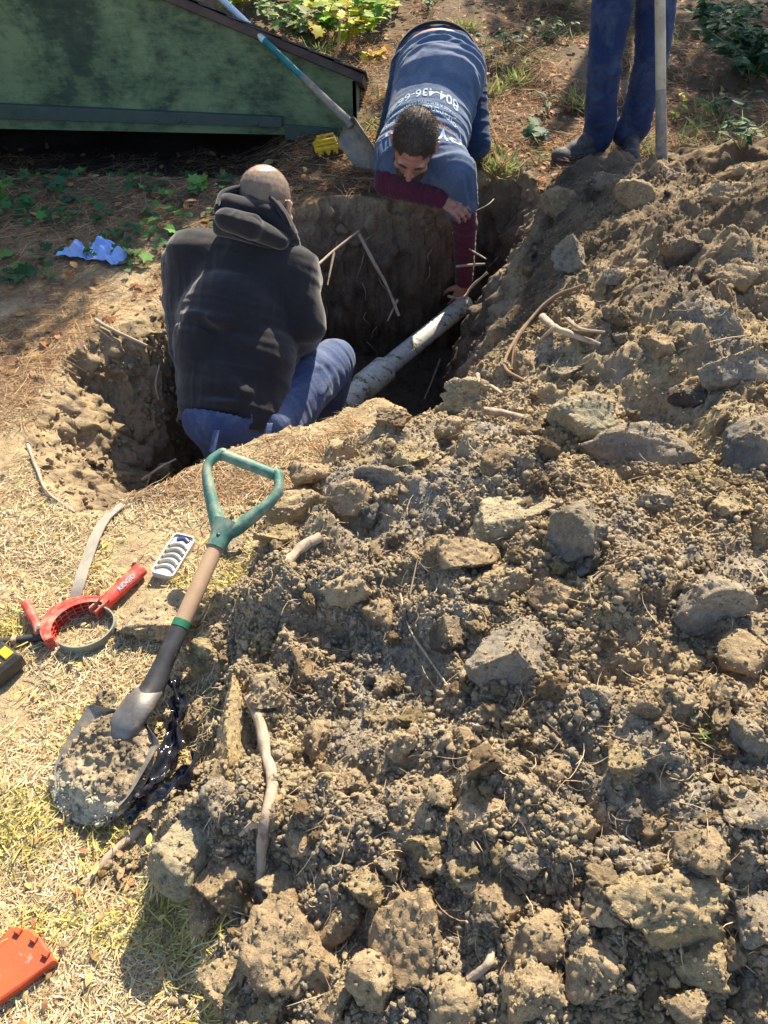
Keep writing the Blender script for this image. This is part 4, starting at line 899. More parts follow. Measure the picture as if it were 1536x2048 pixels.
# torn black plastic sheet
def film(pix, wd, label, seed, name='plastic_sheet'):
    P = crom([hit(px, py, .010+(q_[0] if q_ else 0)) for px, py, *q_ in pix], 8); V, F = [], []; nu = 9
    for i, p in enumerate(P):
        t = (P[min(i+1, len(P)-1)]-P[max(i-1, 0)]).normalized(); s = t.cross(Z).normalized()
        for j in range(nu):
            u = j/(nu-1)*2-1; h = .020*float(vn(np.array([i*.35]), np.array([u*1.8+seed]), s=seed)[0])+.010*float(vn(np.array([i*1.1]), np.array([u*4.]), s=seed+1)[0])
            V.append(p+s*u*wd*(.6+.5*float(vn(np.array([i*.3]), np.array([seed*1.]), s=seed+2)[0]))+Z*(h+.012))
    n = len(P)
    for i in range(n-1):
        for j in range(nu-1): b = i*nu+j; F.append([b, b+1, b+nu+1, b+nu])
    V2 = V+[v-Z*.0008 for v in V]; q = len(V); F2 = F+[[a+q for a in f[::-1]] for f in F]
    return tag(pymesh(name, V2, F2, M_['film']), label, 'plastic sheet')
film([(350, 1370, .03), (358, 1420, .02), (352, 1470, .01), (330, 1530, .01), (280, 1590), (215, 1650)], .028, 'glossy torn black plastic sheet trapped under the right edge of the shovel blade', 3)
film([(395, 1510, .01), (380, 1545, .01), (330, 1590, .01), (255, 1650)], .018, 'narrow strip of black plastic between the shovel blade and the dry stick', 5)
# rusty leaf by the neck, dead leaves
def leaf_shape(kind):
    if kind == 'oak': pts = [(0, 0), (.12, .12), (.30, .18), (.20, .32), (.42, .45), (.24, .55), (.34, .76), (.14, .78), (0, 1)]
    elif kind == 'ivy': pts = [(0, .05), (.22, -.08), (.48, .10), (.34, .34), (.52, .58), (.20, .62), (0, 1)]
    elif kind == 'blade': pts = [(0, 0), (.03, .2), (.035, .5), (.022, .8), (0, 1)]
    elif kind == 'long': pts = [(0, 0), (.07, .2), (.10, .45), (.07, .75), (0, 1)]
    elif kind == 'holly': pts = [(0, 0), (.14, .08), (.22, .22), (.34, .25), (.26, .42), (.36, .55), (.24, .66), (.24, .82), (.08, .86), (0, 1)]
    else: pts = [(0, 0), (.18, .15), (.27, .42), (.20, .72), (0, 1)]
    return pts
def leaves(name, specs, kind, cols, mat, parent=None, curl=.25, fold=.25):
    """specs: (position, direction, normal, size)"""
    pts = leaf_shape(kind); k = len(pts); V, F, Cc = [], [], []
    for i, (p, d, n, s) in enumerate(specs):
        d = Vector(d).normalized(); n = Vector(n); n = (n-d*n.dot(d)).normalized(); sd = d.cross(n); o = len(V); c = cols[random.randrange(len(cols))]; c = [x*random.uniform(.75, 1.25) for x in c]
        cu = curl*random.uniform(.2, 1.6)
        for y, sg in [(q, 0) for q in range(k)]: V.append(Vector(p)+d*(pts[y][1]*s)-n*(cu*pts[y][1]**2*s*.6)); Cc.append([x*.9 for x in c])
        for sg in (1, -1):
            for y in range(1, k-1): x_ = pts[y][0]; V.append(Vector(p)+d*(pts[y][1]*s)+sd*(sg*x_*s)+n*(fold*x_*s-cu*pts[y][1]**2*s*.6-.35*cu*x_*s)); Cc.append(c)
        for sg in (0, 1):
            off_ = o+k+sg*(k-2)
            F.append([o, off_, o+1, o+1]); 
            for y in range(1, k-2): F.append([o+y, off_+y-1, off_+y, o+y+1])
            F.append([o+k-2, off_+k-3, o+k-1, o+k-1])
    me = bpy.data.meshes.new(name); me.from_pydata([v[:] for v in V], [], [list(dict.fromkeys(f)) for f in F]); me.update()
    a = me.color_attributes.new('col', 'FLOAT_COLOR', 'POINT'); c4_ = np.ones((len(V), 4), np.float32); c4_[:, :3] = np.array(Cc); a.data.foreach_set('color', c4_.ravel())
    return link(name, me, mat, parent, smooth=False)
def litter(n, x0, x1, y0, y1, cond, name, label, kinds=('oval', 'oak'), s=(.02, .055), cols=((.30, .15, .07), (.22, .12, .07), (.42, .26, .13))):
    x, y = region(n, x0, x1, y0, y1, cond); sp_ = []
    for a, b in zip(x, y):
        p = Vector((a, b, float(zat(a, b)[0])+random.uniform(.008, .02))); sp_.append((p, (random.gauss(0, 1), random.gauss(0, 1), random.uniform(-.1, .35)), (random.gauss(0, .35), random.gauss(0, .35), 1), random.uniform(*s)))
    tag(leaves(name, sp_, kinds[0], cols, LEAF, curl=.6), label, 'leaves', kind='stuff')
litter(420, -100, 620, 230, 760, off, 'dead_leaves', 'dead brown leaves scattered on the shaded bank')
litter(2600, 540, 1700, -70, 380, off, 'dead_leaves', 'dead leaves among the needles behind the men', s=(.02, .06), cols=((.36, .17, .08), (.22, .12, .07), (.50, .30, .15), (.46, .2, .08)))
litter(260, -80, 700, 900, 2100, off, 'dead_leaves', 'small dry leaf scraps in the straw', s=(.01, .025), cols=((.5, .38, .2), (.36, .22, .1), (.55, .48, .2)))
# ivy ground cover
x, y = region(340, -120, 460, 290, 560, off, (-.1, .2, 7, 17)); sp_ = []
for a, b in zip(x, y):
    p = Vector((a, b, float(zat(a, b)[0])+random.uniform(.015, .05))); sp_.append((p, (random.gauss(0, 1), random.gauss(-.3, 1), random.uniform(-.1, .3)), (random.gauss(0, .3), random.gauss(-.25, .3), 1), random.uniform(.025, .06)))
tag(leaves('ivy', sp_, 'ivy', ((.035, .12, .045), (.05, .16, .06), (.03, .09, .04), (.10, .22, .05)), LEAF, curl=.2), 'dark green ivy creeping over the shaded bank below the bulkhead', 'ivy', kind='stuff')
def plant(name, base, kind, n, size, hgt, spread, cols, label, cat, nst=5, group=None, lean=(0, 0, 0), up=.4):
    e = empty(name, base, label, cat, group); st = MB(); sp_ = []
    for k in range(nst):
        a = random.uniform(0, 6.28); r_ = spread*random.uniform(.2, 1); tipp = base+Vector((math.cos(a)*r_, math.sin(a)*r_, hgt*random.uniform(.55, 1.05)))+Vector(lean); mid = (base+tipp)/2+Vector((0, 0, hgt*.12))
        st.tube([base, mid, tipp], [.0035, .0025, .0015], seg=6, sub=4)
        P = crom([base, mid, tipp], 10)
        for q in range(max(1, n//nst)):
            p = P[random.randint(6, len(P)-1)]; aa = random.uniform(0, 6.28)
            sp_.append((p+Vector((random.gauss(0, .012), random.gauss(0, .012), random.gauss(0, .01))), (math.cos(aa), math.sin(aa), random.uniform(-.3, .4)), (random.gauss(0, .3), random.gauss(-.3, .3), 1), size*random.uniform(.6, 1.2)))
    st.build('stem', M_['stem'], e); leaves('foliage', sp_, kind, cols, LEAF, e); return e
YG = ((.28, .40, .04), (.42, .50, .05), (.16, .28, .04), (.60, .56, .06)); DG = ((.03, .10, .04), (.05, .13, .05), (.025, .07, .035))
G0 = lambda px, py: hit(px, py)
plant('oak_seedling', G0(640, 75), 'oak', 90, .12, .25, .34, YG, 'leafy yellow green seedling behind the white shovel shaft', 'plant', 8)
plant('oak_seedling', G0(735, 60), 'oak', 90, .12, .25, .30, YG, 'bright lobed yellow green seedling left of the kneeling man', 'plant', 8)
plant('oak_seedling', G0(570, 60), 'oval', 110, .07, .22, .32, ((.12, .22, .06), (.20, .30, .08), (.30, .38, .16)), 'pale green leafy shrub above the bulkhead roof', 'plant', 8)
plant('oak_seedling', G0(795, 25), 'oak', 40, .09, .25, .22, YG, 'small lobed seedling at the top edge beside the kneeling man', 'plant', 6)
plant('yellow_seedling', G0(748, 118), 'oak', 14, .085, .05, .10, ((.62, .42, .03), (.60, .50, .06), (.55, .26, .04)), 'low seedling with golden yellow leaves by the roof corner', 'plant', 4)
plant('holly_seedling', G0(1080, 285), 'holly', 16, .085, .09, .08, ((.03, .10, .05), (.05, .14, .07), (.20, .28, .20)), 'glossy dark holly seedling between the kneeling and standing men', 'plant', 5)
plant('green_shrub', G0(1500, 165), 'oval', 620, .085, .32, .42, DG+((.08, .16, .05),), 'dark green shrub in the shade at the top right corner', 'shrub', 30)
plant('green_shrub', G0(1420, 75), 'oval', 380, .07, .25, .38, DG+((.10, .16, .05),), 'low leafy shrub behind the standing man right leg', 'shrub', 24)
plant('green_shrub', G0(1130, 15), 'long', 200, .12, .30, .40, DG+((.16, .22, .07),), 'straggly grassy shrub at the top edge between the kneeling and standing men', 'shrub', 16)
for px, py, lab, n_, pal in ((470, 25, 'leafy seedling peeping over the bulkhead roof beside the white shaft', 110, YG), (530, 5, 'green leafy clump at the top edge right of the white shaft', 120, YG), (600, 20, 'dense yellow green clump above the middle of the bulkhead roof', 130, YG), (680, 8, 'sunlit seedling at the top edge above the roof end', 130, YG), (690, 95, 'low lobed seedling just beyond the roof end', 60, YG), (760, 12, 'lobed seedling at the top edge left of the kneeling man hip', 120, YG), (620, 95, 'pale green undergrowth hugging the bulkhead roof edge', 90, ((.16, .24, .08), (.28, .33, .14)))):
    plant('oak_seedling', G0(px, py), 'oak', n_, .11, .28, .34, pal, lab, 'plant', 10)
for px, py, lab in ((1010, 100, 'dark weeds right of the kneeling man back'), (1090, 90, 'dark weeds left of the standing man knee'), (1440, 240, 'dark weeds in the shade below the right shrub'), (1480, 300, 'small weeds beside the far right of the mound'), (860, 20, 'weeds at the top edge behind the kneeling man')):
    plant('dark_weeds', G0(px, py), 'oval', 40, .055, .14, .22, DG+((.14, .20, .06),), lab, 'plant', 8, 'weeds behind the men')
plant('weed_sprout', G0(1345, 250), 'oval', 9, .045, .16, .05, YG, 'small bright weed sprout right of the standing shovel', 'plant', 3)
plant('ivy_sprig', G0(392, 385), 'ivy', 6, .06, .06, .05, ((.12, .32, .05), (.16, .36, .08)), 'bright green ivy sprig behind the seated man head', 'plant', 3)
plant('ivy_sprig', G0(10, 400), 'ivy', 14, .05, .12, .08, ((.14, .30, .05), (.10, .24, .05)), 'light green sprig at the left edge of the bank', 'plant', 4)
plant('weed_sprout', G0(690, 285), 'oval', 10, .04, .08, .06, ((.08, .2, .05),), 'small green weed between the battery pack and the shovel blade', 'plant', 4)
plant('weed_sprout', G0(722, 330), 'long', 7, .05, .04, .04, YG, 'tiny bright weed beside the leaning shovel blade', 'plant', 3)
plant('weed_sprout', G0(1095, 230), 'oval', 14, .05, .12, .12, DG, 'dark weed behind the holly seedling', 'plant', 5)
plant('weed_sprout', G0(180, 520), 'ivy', 7, .035, .05, .03, ((.06, .18, .05),), 'small sprig growing against the blue cloth', 'plant', 3)
for px, py, lab in ((1000, 345, 'grass tuft on the far rim of the pit right of the kneeling man'), (930, 60, 'long grass tuft behind the kneeling man hip'), (985, 190, 'sunlit grass tuft right of the kneeling man'), (1030, 170, 'sunlit grass patch below the pine cone'), (640, 110, 'grass tuft behind the lower end of the bulkhead roof'), (1400, 1460, 'small grass tuft among the clods on the right of the mound'), (1160, 215, 'grass tuft beside the standing man shin'), (620, 850, 'grass tuft on the near lip of the pit')):
    b = G0(px, py); sp_ = []; s_ = .09 if py < 400 else .035
    for k in range(150 if py < 400 else 50):
        a = random.uniform(0, 6.28); sp_.append((b+Vector((random.gauss(0, s_*.45), random.gauss(0, s_*.45), -.005)), (math.cos(a)*.7, math.sin(a)*.7, random.uniform(.3, 1.3)), (random.gauss(0, 1), random.gauss(0, 1), .5), s_*random.uniform(.6, 1.5)))
    tag(leaves('grass_tuft', sp_, 'blade', ((.36, .36, .14), (.55, .47, .24), (.22, .26, .09)), LEAF, curl=.8), lab, 'grass tuft', 'grass tufts around the pit')
# background ground greenery
x, y = region(2400, 560, 1700, -75, 330, off, (.05, .35, 2.2, 23)); n = len(x)
o = strips('background_grass', x, y, rng.uniform(.05, .13, n), rng.uniform(.003, .006, n), palette(n, [(.20, .27, .07), (.34, .40, .14), (.12, .18, .06)], [2, 1, 2]), 14, up=.5, lift=.02)
tag(o, 'straggly green grass in the needles behind the men', 'grass', kind='stuff')
# pine cones
for px, py, lab in ((142, 403, 'pine cone lying in the ivy on the left bank'), (1048, 150, 'pine cone on the needles behind the holly seedling'), (1020, 152, 'pine cone half hidden beside the sunlit grass')):
    b = G0(px, py)+Z*.02; m = MB(); dx = Vector((random.uniform(-1, 1), random.uniform(-.5, .5), .1)).normalized(); a_, b_ = frame(dx)
    m.tube([b-dx*.035, b+dx*.035], [.010, .006], seg=8, sub=1)
    for k in range(60):
        t = k/60; an = k*2.399; rr_ = .022*math.sin(math.pi*(.15+.8*t)); d = a_*math.cos(an)+b_*math.sin(an); p = b+dx*(-.035+.07*t)+d*rr_*.7
        m.box(p, d, dx.cross(d), dx, .014, .011, .004, .001)
    tag(m.build('pine_cone', M_['cone']), lab, 'pine cone')
# white stake left of the kneeling man
a_, b_ = G0(668, 128), W(680, 40, y=5.35)
tag(tube('thin_stake', [a_, (a_+b_)/2+Vector((.01, 0, 0)), b_], [.009, .008, .007], M_['pale_wood'], nz=.1), 'thin pale stake standing behind the bulkhead roof corner', 'stake')
# ============================================================ people
def caps(parts):
    V, F = [], []; off_ = 0; v0, f0 = ICO[3]
    for p in parts:
        if p[0] == 'c':
            _, a, b, ra, rb = p[:5]; a, b = np.array(a), np.array(b); ax = b-a; L = np.linalg.norm(ax); ax = ax/max(L, 1e-9); up = (v0@ax) > 0
            v = v0*np.where(up, rb, ra)[:, None]
            if len(p) > 5: v = v*np.array(p[5])
            v = v+np.where(up[:, None], b, a)
        else:
            _, c, r, *M = p; v = v0*np.array(r)
            if M: v = v@np.array(M[0]).T
            v = v+np.array(c)
        V.append(v); F.append(f0+off_); off_ += len(v)
    return np.concatenate(V), np.concatenate(F)
def blob(name, parts, voxel, mat, parent, smooth=4, fn=None, cut=None):
    v, f = caps(parts); o = bpy.data.objects.new('tmp', npmesh('tmp', v, f)); COL.objects.link(o)
    m = o.modifiers.new('r', 'REMESH'); m.mode = 'VOXEL'; m.voxel_size = voxel
    if smooth: s = o.modifiers.new('s', 'SMOOTH'); s.iterations = smooth; s.factor = .5
    bpy.context.view_layer.update()
    me = bpy.data.meshes.new_from_object(o.evaluated_get(bpy.context.evaluated_depsgraph_get())); bpy.data.objects.remove(o); me.name = name
    n = len(me.vertices)
    if fn:
        co = np.empty(n*3, np.float32); me.vertices.foreach_get('co', co); co = co.reshape(-1, 3).astype(float)
        nr = np.empty(n*3, np.float32); me.vertices.foreach_get('normal', nr); nr = nr.reshape(-1, 3)
        co = co+nr*fn(co)[:, None]; me.vertices.foreach_set('co', co.astype(np.float32).ravel()); me.update()
    if cut:
        bm = bmesh.new(); bm.from_mesh(me); bmesh.ops.delete(bm, geom=[x for x in bm.verts if cut(x.co)], context='VERTS'); bm.to_mesh(me); bm.free()
    return link(name, me, mat, parent)
def folds(dirn, amp, f, seed, along=.25):
    """creases running across direction dirn"""
    d = np.array(Vector(dirn).normalized())
    def fn(p):
        s = p@d; q = p-s[:, None]*d; w_ = q*f*along
        n_ = fbm(w_[:, 0]+s*f, w_[:, 1]+s*f*.7, w_[:, 2], f=1., o=3, s=seed, g=.45)
        n2 = 1-np.abs(fbm(w_[:, 0]*1.3+s*f*1.4, w_[:, 1]-s*f*1.2, w_[:, 2], f=1.3, o=2, s=seed+3))*3.2
        return amp*(n_*1.0+.55*np.clip(n2, -.3, 1))
    return fn
def gfold(p, a, b, amp, wd):
    a, b = np.array(a), np.array(b); e = b-a; t = np.clip((p-a)@e/(e@e), 0, 1); d = np.linalg.norm(p-a-t[:, None]*e, axis=1)
    return amp*np.exp(-(d/wd)**2)
def head_parts(c, u, f, s=1., beard=False):
    u = Vector(u).normalized(); f = Vector(f); f = (f-u*f.dot(u)).normalized(); r = f.cross(u); M = np.array([r[:], f[:], u[:]]).T
    L = lambda x, y, z: np.array(c)+M@(np.array((x, y, z))*s)
    E = lambda p, rr_: ('e', L(*p), np.array(rr_)*s, M)
    K = lambda a, b, ra, rb: ('c', L(*a), L(*b), ra*s, rb*s)
    P = [E((0, -.012, .032), (.076, .098, .088)), E((0, .02, .0), (.070, .078, .085)), E((0, .036, -.045), (.058, .056, .062)), K((-.028, .045, -.082), (.028, .045, -.082), .026, .026), E((0, .068, -.092), (.024, .022, .020)),
         K((-.038, .078, .018), (.038, .078, .018), .0145, .0145), K((0, .090, .012), (0, .112, -.030), .009, .012), K((-.012, .098, -.036), (.012, .098, -.036), .0085, .0085), E((.034, .078, -.004), (.015, .010, .009)), E((-.034, .078, -.004), (.015, .010, .009)),
         E((.042, .062, -.028), (.022, .020, .018)), E((-.042, .062, -.028), (.022, .020, .018)), K((-.020, .083, -.062), (.020, .083, -.062), .0075, .0075), K((-.016, .081, -.071), (.016, .081, -.071), .0075, .0075)]
    for sg in (-1, 1):
        P += [K((sg*.078, -.004, .005), (sg*.088, -.016, .012), .009, .008), K((sg*.088, -.016, .012), (sg*.086, -.018, -.012), .008, .007), K((sg*.086, -.016, -.012), (sg*.078, -.004, -.034), .007, .009), E((sg*.080, -.004, -.010), (.008, .014, .024))]
    return P, L, M
def hand_parts(w0, d, n, side, curl=.5, s=1., spread=.12, curls=None):
    """wrist, pointing direction, back-of-hand normal; side +1: thumb towards d x n"""
    d = Vector(d).normalized(); n = Vector(n); n = (n-d*n.dot(d)).normalized(); t = d.cross(n)*side; w0 = Vector(w0)
    P = [('c', w0, w0+d*.05*s+t*.0*s, .026*s, .026*s)]
    for k in range(4): P.append(('c', w0+d*.018*s+t*(.018-.012*k)*s, w0+d*(.085-.004*abs(k-1))*s+t*(.030-.0195*k)*s, .0145*s, .0105*s))
    for k, (ln, r_) in enumerate(((.074, .0088), (.083, .0092), (.077, .0087), (.060, .0078))):
        p = w0+d*(.088-.004*abs(k-1))*s+t*(.030-.0198*k)*s; dd = (d+t*spread*(1.5-k)).normalized(); c_ = (curls[k] if curls else curl)
        a = 0
        for q, fr_ in enumerate((.45, .31, .24)):
            a += c_*(1.0 if q else .8); e = dd*math.cos(a)-n*math.sin(a); p2 = p+e*ln*fr_*s
            P.append(('c', p, p2, r_*(1-.08*q)*s, r_*(.92-.1*q)*s)); P.append(('e', p, (r_*1.08*s,)*3)); p = p2
    b = w0+d*.022*s+t*.030*s; e = (d*.62+t*.75-n*.25).normalized(); m1 = b+e*.042*s; e2 = (d*.85+t*.35-n*.40).normalized(); m2 = m1+e2*.034*s; e3 = (d*.95+t*.05-n*.5).normalized()
    P += [('c', b-e*.012*s, m1, .0155*s, .0115*s), ('c', m1, m2, .0112*s, .0098*s), ('c', m2, m2+e3*.024*s, .0100*s, .0082*s)]
    return P
def hairs(name, me_obj, n, ln, col, parent, cond, mat, droop=.3, seed=1):
    me = me_obj.data; r = np.random.default_rng(seed); nv = len(me.vertices)
    co = np.empty(nv*3, np.float32); me.vertices.foreach_get('co', co); co = co.reshape(-1, 3); nr = np.empty(nv*3, np.float32); me.vertices.foreach_get('normal', nr); nr = nr.reshape(-1, 3)
    k = r.integers(0, nv, n*3); k = k[cond(co[k])][:n]; n = len(k); p = co[k]; d = nr[k]+r.normal(0, .35, (n, 3))+np.array(droop if not np.isscalar(droop) else (0, 0, -droop)); d /= np.linalg.norm(d, axis=1)[:, None]
    s = np.cross(d, r.normal(size=(n, 3))); s /= np.linalg.norm(s, axis=1)[:, None]; l = ln*r.uniform(.5, 1.2, (n, 1)); w_ = .0006
    V = np.stack([p-s*w_, p+s*w_, p+d*l+s*w_*.3, p+d*l-s*w_*.3], 1).reshape(-1, 3); F = np.arange(n*4).reshape(-1, 4)
    return link(name, npmesh(name, V, F, np.repeat(np.array(col)*r.uniform(.6, 1.6, (n, 1)), 4, 0)), mat, parent, False)
HAIRM = mat_attr('hair_strands', .6)
v3 = Vector
# ------------------------------------------------------------ seated man in the pit
pel = W(462, 850, d=2.62); chest = W(490, 555, d=2.67); Ls = W(382, 508, d=2.62); Rs = W(592, 540, d=2.60)
up_t = (chest-pel).normalized()
sm1 = empty('person', (pel.x, pel.y, float(zat(pel.x, pel.y)[0])), 'man seated in the pit, back turned, in black hooded sweatshirt and blue jeans', 'person')
hc1 = W(533, 412, d=2.60)
hu1 = v3((.08, .52, .85)); hf1 = v3((.38, .85, -.55))
hp1, HL1, HM1 = head_parts(hc1, hu1, hf1, 1.09)
Re = W(612, 648, d=2.64); Rw = W(600, 705, d=2.92); Le = W(362, 600, d=2.74); Lw = W(440, 640, d=3.0)
Rk = W(668, 722, d=2.93); Rf = W(640, 850, d=3.15); Lk = W(470, 680, d=3.15); Lf = W(520, 800, d=3.3)
Rh = pel+v3((.12, .02, -.02)); Lh = pel+v3((-.10, .03, -.02))
Rd = (v3(W(620, 700, d=3.05))-Rw); 
skin = hp1+[('c', HL1(0, -.02, -.06), (Ls+Rs)/2+v3((.03, .04, .03)), .062, .075), ('c', pel+v3((.02, .03, .03)), chest, .09, .11, (1.3, 1, 1)), ('c', Ls, Rs, .06, .06), ('c', Ls, Le, .050, .042), ('c', Le, Lw, .040, .028), ('c', Rs, Re, .050, .042), ('c', Re, Rw, .040, .028),
    ('c', Rh, Rk, .085, .055), ('c', Rk, Rf, .050, .040), ('c', Lh+v3((.03, .03, 0)), Lk, .065, .055), ('c', Lk, Lf, .050, .040)]
skin += hand_parts(Rw, v3((-.1, .8, -.5)), v3((.3, -.3, 1)), 1, .45)+hand_parts(Lw, v3((.5, .6, -.5)), v3((0, -.3, 1)), -1, .45)
body1 = blob('body', skin, .0045, M_['skin_head'], sm1, 3)
hairs('stubble', body1, 20000, .004, (.22, .15, .11), sm1, lambda c: (np.linalg.norm(c-HL1(0, -.02, .03), axis=1) < .13) & ((c-HL1(0, 0, 0))@HM1[:, 1] < .045) & ((c-HL1(0, 0, 0))@HM1[:, 2] > -.06), HAIRM, 0., 4)
def hc1cut(c):
    q = HM1.T@(np.array(c)-np.array(hc1))/1.09; return q[2] > .105-.25*max(0, -q[1]-.02) or q[2] < -.05 or q[1] > .03 or (abs(q[0]) > .06 and q[2] < .012 and q[1] > -.05)
blob('cropped_hair', [('e', HL1(0, -.014, .031), np.array((.0775, .098, .0895))*1.09, HM1)], .0045, M_['cropped'], sm1, 1, lambda p: .0006*fbm(p[:, 0], p[:, 1], p[:, 2], f=120, o=2, s=5), hc1cut)
# hooded sweatshirt
bl, br_ = W(352, 790, d=2.62), W(575, 770, d=2.66)
sh_ = [('e', W(472, 680, d=2.68), (.215, .175, .26)), ('c', W(420, 570, d=2.72), W(545, 585, d=2.71), .165, .155), ('c', W(400, 545, d=2.72), W(420, 690, d=2.72), .14, .15), ('c', W(560, 560, d=2.70), W(530, 690, d=2.72), .13, .14), ('c', pel+up_t*.07, pel+up_t*.26, .150, .165, (1.30, 1, 1)), ('c', pel+up_t*.26, chest, .165, .160, (1.30, 1, 1)), ('c', Ls+v3((.03, .02, -.05)), Rs+v3((-.03, .02, -.05)), .125, .12), ('c', Ls, Rs, .085, .085),
       ('c', (Ls+Rs)/2+v3((.02, .0, -.02)), (Ls+Rs)/2+v3((.03, .05, .08)), .12, .085),
       ('c', Ls, Le, .080, .070), ('c', Le, Lw, .072, .048), ('c', Rs, W(600, 600, d=2.62), .084, .078), ('c', W(600, 600, d=2.62), Re, .078, .074), ('c', Re, Rw, .072, .048),
       ('e', W(410, 700, d=2.60), (.11, .12, .16)), ('e', W(530, 720, d=2.62), (.11, .12, .14)), ('c', bl+v3((.10, .09, 0)), br_+v3((-.13, .09, 0)), .118, .115), ('c', pel+up_t*.10+v3((.01, 0, 0)), pel+up_t*.03+v3((.01, 0, 0)), .152, .147, (1.26, 1, 1))]
fA = folds(up_t, .010, 9, 101, .22)
def hood_fn(p):
    d = fA(p)*.65+folds((1, 0, 0), .003, 14, 120, .3)(p)
    d += gfold(p, W(395, 590, d=2.42), W(560, 590, d=2.42), .010, .022)+gfold(p, W(560, 590, d=2.42), W(590, 650, d=2.5), -.010, .02)
    d += gfold(p, W(590, 560, d=2.45), W(588, 700, d=2.5), -.018, .012)+gfold(p, W(360, 560, d=2.45), W(350, 660, d=2.5), -.006, .02)
    for a, b, k in (((350, 700), (470, 760), .010), ((360, 750), (540, 790), .011), ((420, 640), (560, 730), .009), ((350, 800), (560, 810), .012), ((470, 450), (600, 520), .007), ((350, 620), (460, 640), .008), ((480, 790), (590, 740), .010)):
        d += gfold(p, W(*a, d=2.47), W(*b, d=2.47), k*1.7, .018)-gfold(p, W(a[0], a[1]+24, d=2.47), W(b[0], b[1]+24, d=2.47), k*1.2, .016)
    return d
bax = (up_t+v3((.12, 0, 0))).normalized()
hs_ = blob('hooded_sweatshirt', sh_, .007, M_['hoodie'], sm1, 40, hood_fn, lambda c: (c-pel).dot(bax) < -.014+.012*math.sin(c.x*30) and abs(c.x-pel.x) < .24)
# bunched hood round the neck
hd_ = [('c', W(455, 400, d=2.47), W(545, 420, d=2.52), .045, .04), ('c', W(500, 395, d=2.50), W(572, 450, d=2.52), .035, .035)]
cN = hc1-v3(hu1).normalized()*.115+v3((0, -.035, 0))
rimL = [W(432, 408, d=2.42), W(445, 382, d=2.46), W(490, 372, d=2.51), W(535, 390, d=2.49), W(565, 425, d=2.48), W(585, 472, d=2.52), W(588, 482, d=2.60)]
rl = crom(rimL, 4)
for a, b in zip(rl[:-1], rl[1:]): hd_.append(('c', a+v3((0, .03, -.01)), b+v3((0, .03, -.01)), .020, .020))
hd_ += [('c', W(450, 425, d=2.42), W(500, 440, d=2.42), .038, .044), ('c', W(500, 440, d=2.43), W(560, 470, d=2.50), .042, .026), ('c', W(442, 405, d=2.46), W(520, 405, d=2.50), .028, .030), ('c', W(470, 420, d=2.52), W(555, 445, d=2.56), .055, .042),
        ('c', W(440, 440, d=2.46), W(580, 485, d=2.54), .030, .022)]
hd_ = [tuple((v3(q)+v3((0, 0, -.022))) if isinstance(q, Vector) else q for q in h_) for h_ in hd_]; rimL = [q+v3((0, 0, -.022)) for q in rimL]
gc = W(474, 408, d=2.36); gdir = v3((0, -1, .6)).normalized()
def hoodf(p):
    q = p-np.array(gc); a, b = frame(gdir); x_, y_ = q@np.array(a), q@np.array(b); rr_ = np.sqrt(x_*x_+y_*y_+(q@np.array(gdir))**2); th_ = np.arctan2(y_, x_)
    return folds((.3, 0, 1), .004, 16, 131, .3)(p)+.009*np.cos(th_*7+1)*np.exp(-(rr_/.035)**2)-.022*np.exp(-(rr_/.014)**2)+gfold(p, W(500, 420, d=2.39), W(570, 470, d=2.44), -.010, .010)+gfold(p, W(440, 428, d=2.39), W(545, 458, d=2.39), .006, .01)
blob('hood', hd_, .005, M_['hoodie'], hs_, 10, hoodf)
tube('hood_hem', [p+v3((0, .012, .012)) for p in rimL], [.007, .009, .009, .009, .009, .008, .007], M_['hoodie'], hs_, seg=10, sub=8, nz=.1)
# jeans, belt, boots
jn = [('c', pel+v3((.0, .02, -.03)), pel+v3((.06, .02, -.03)), .138, .146), ('c', pel+v3((0, .02, .03)), pel+up_t*.09, .147, .122, (1.15, 1, 1)), ('c', Rh, Rk, .125, .088), ('c', Rk, Rf, .090, .075), ('c', Lh+v3((.02, .03, 0)), Lk, .105, .088), ('c', Lk, Lf, .088, .075), ('c', pel+v3((.02, 0, -.06)), pel+v3((.1, .0, -.08)), .14, .13)]
th_d = (Rk-Rh).normalized(); sh_d = (Rf-Rk).normalized()
def jf(p):
    d = folds(th_d, .0055, 13, 140, .25)(p)
    for a, b, k in (((590, 720), (640, 690), .010), ((600, 760), (690, 700), .009), ((560, 800), (600, 730), -.010), ((640, 790), (700, 720), .008), ((600, 830), (660, 790), .007), ((625, 700), (655, 745), -.009)): d += gfold(p, W(*a, d=2.72), W(*b, d=2.78), k, .014)
    return d
je_ = blob('jeans', jn, .006, M_['jeans_blue'], sm1, 5, jf, lambda c: (c-pel).dot(bax) > .012 and (c-pel).xy.length < .20 and c.y < pel.y+.06 and c.x < pel.x+.09)
def ringband(name, c, axis_, r1, r2, h, th_, mat, parent, xdir=(1, 0, 0)):
    a, b = frame(axis_, xdir); ax = v3(axis_).normalized(); V, F = [], []; n = 48
    for k in range(n):
        t = 2*math.pi*k/n; d = a*math.cos(t)*r1+b*math.sin(t)*r2; e = (a*math.cos(t)+b*math.sin(t))*th_; V += [c+d-ax*h/2, c+d+e-ax*h/2, c+d+e+ax*h/2, c+d+ax*h/2]
    F = [[k*4+j, k*4+(j+1) % 4, ((k+1) % n)*4+(j+1) % 4, ((k+1) % n)*4+j] for k in range(n) for j in range(4)]; return pymesh(name, V, F, mat, parent)
bc = pel+v3((-.002, .014, -.060)); bax = (up_t+v3((.12, 0, 0))).normalized()
ringband('belt', bc+bax*.025, bax, .200, .184, .040, .006, M_['olivebelt'], sm1)
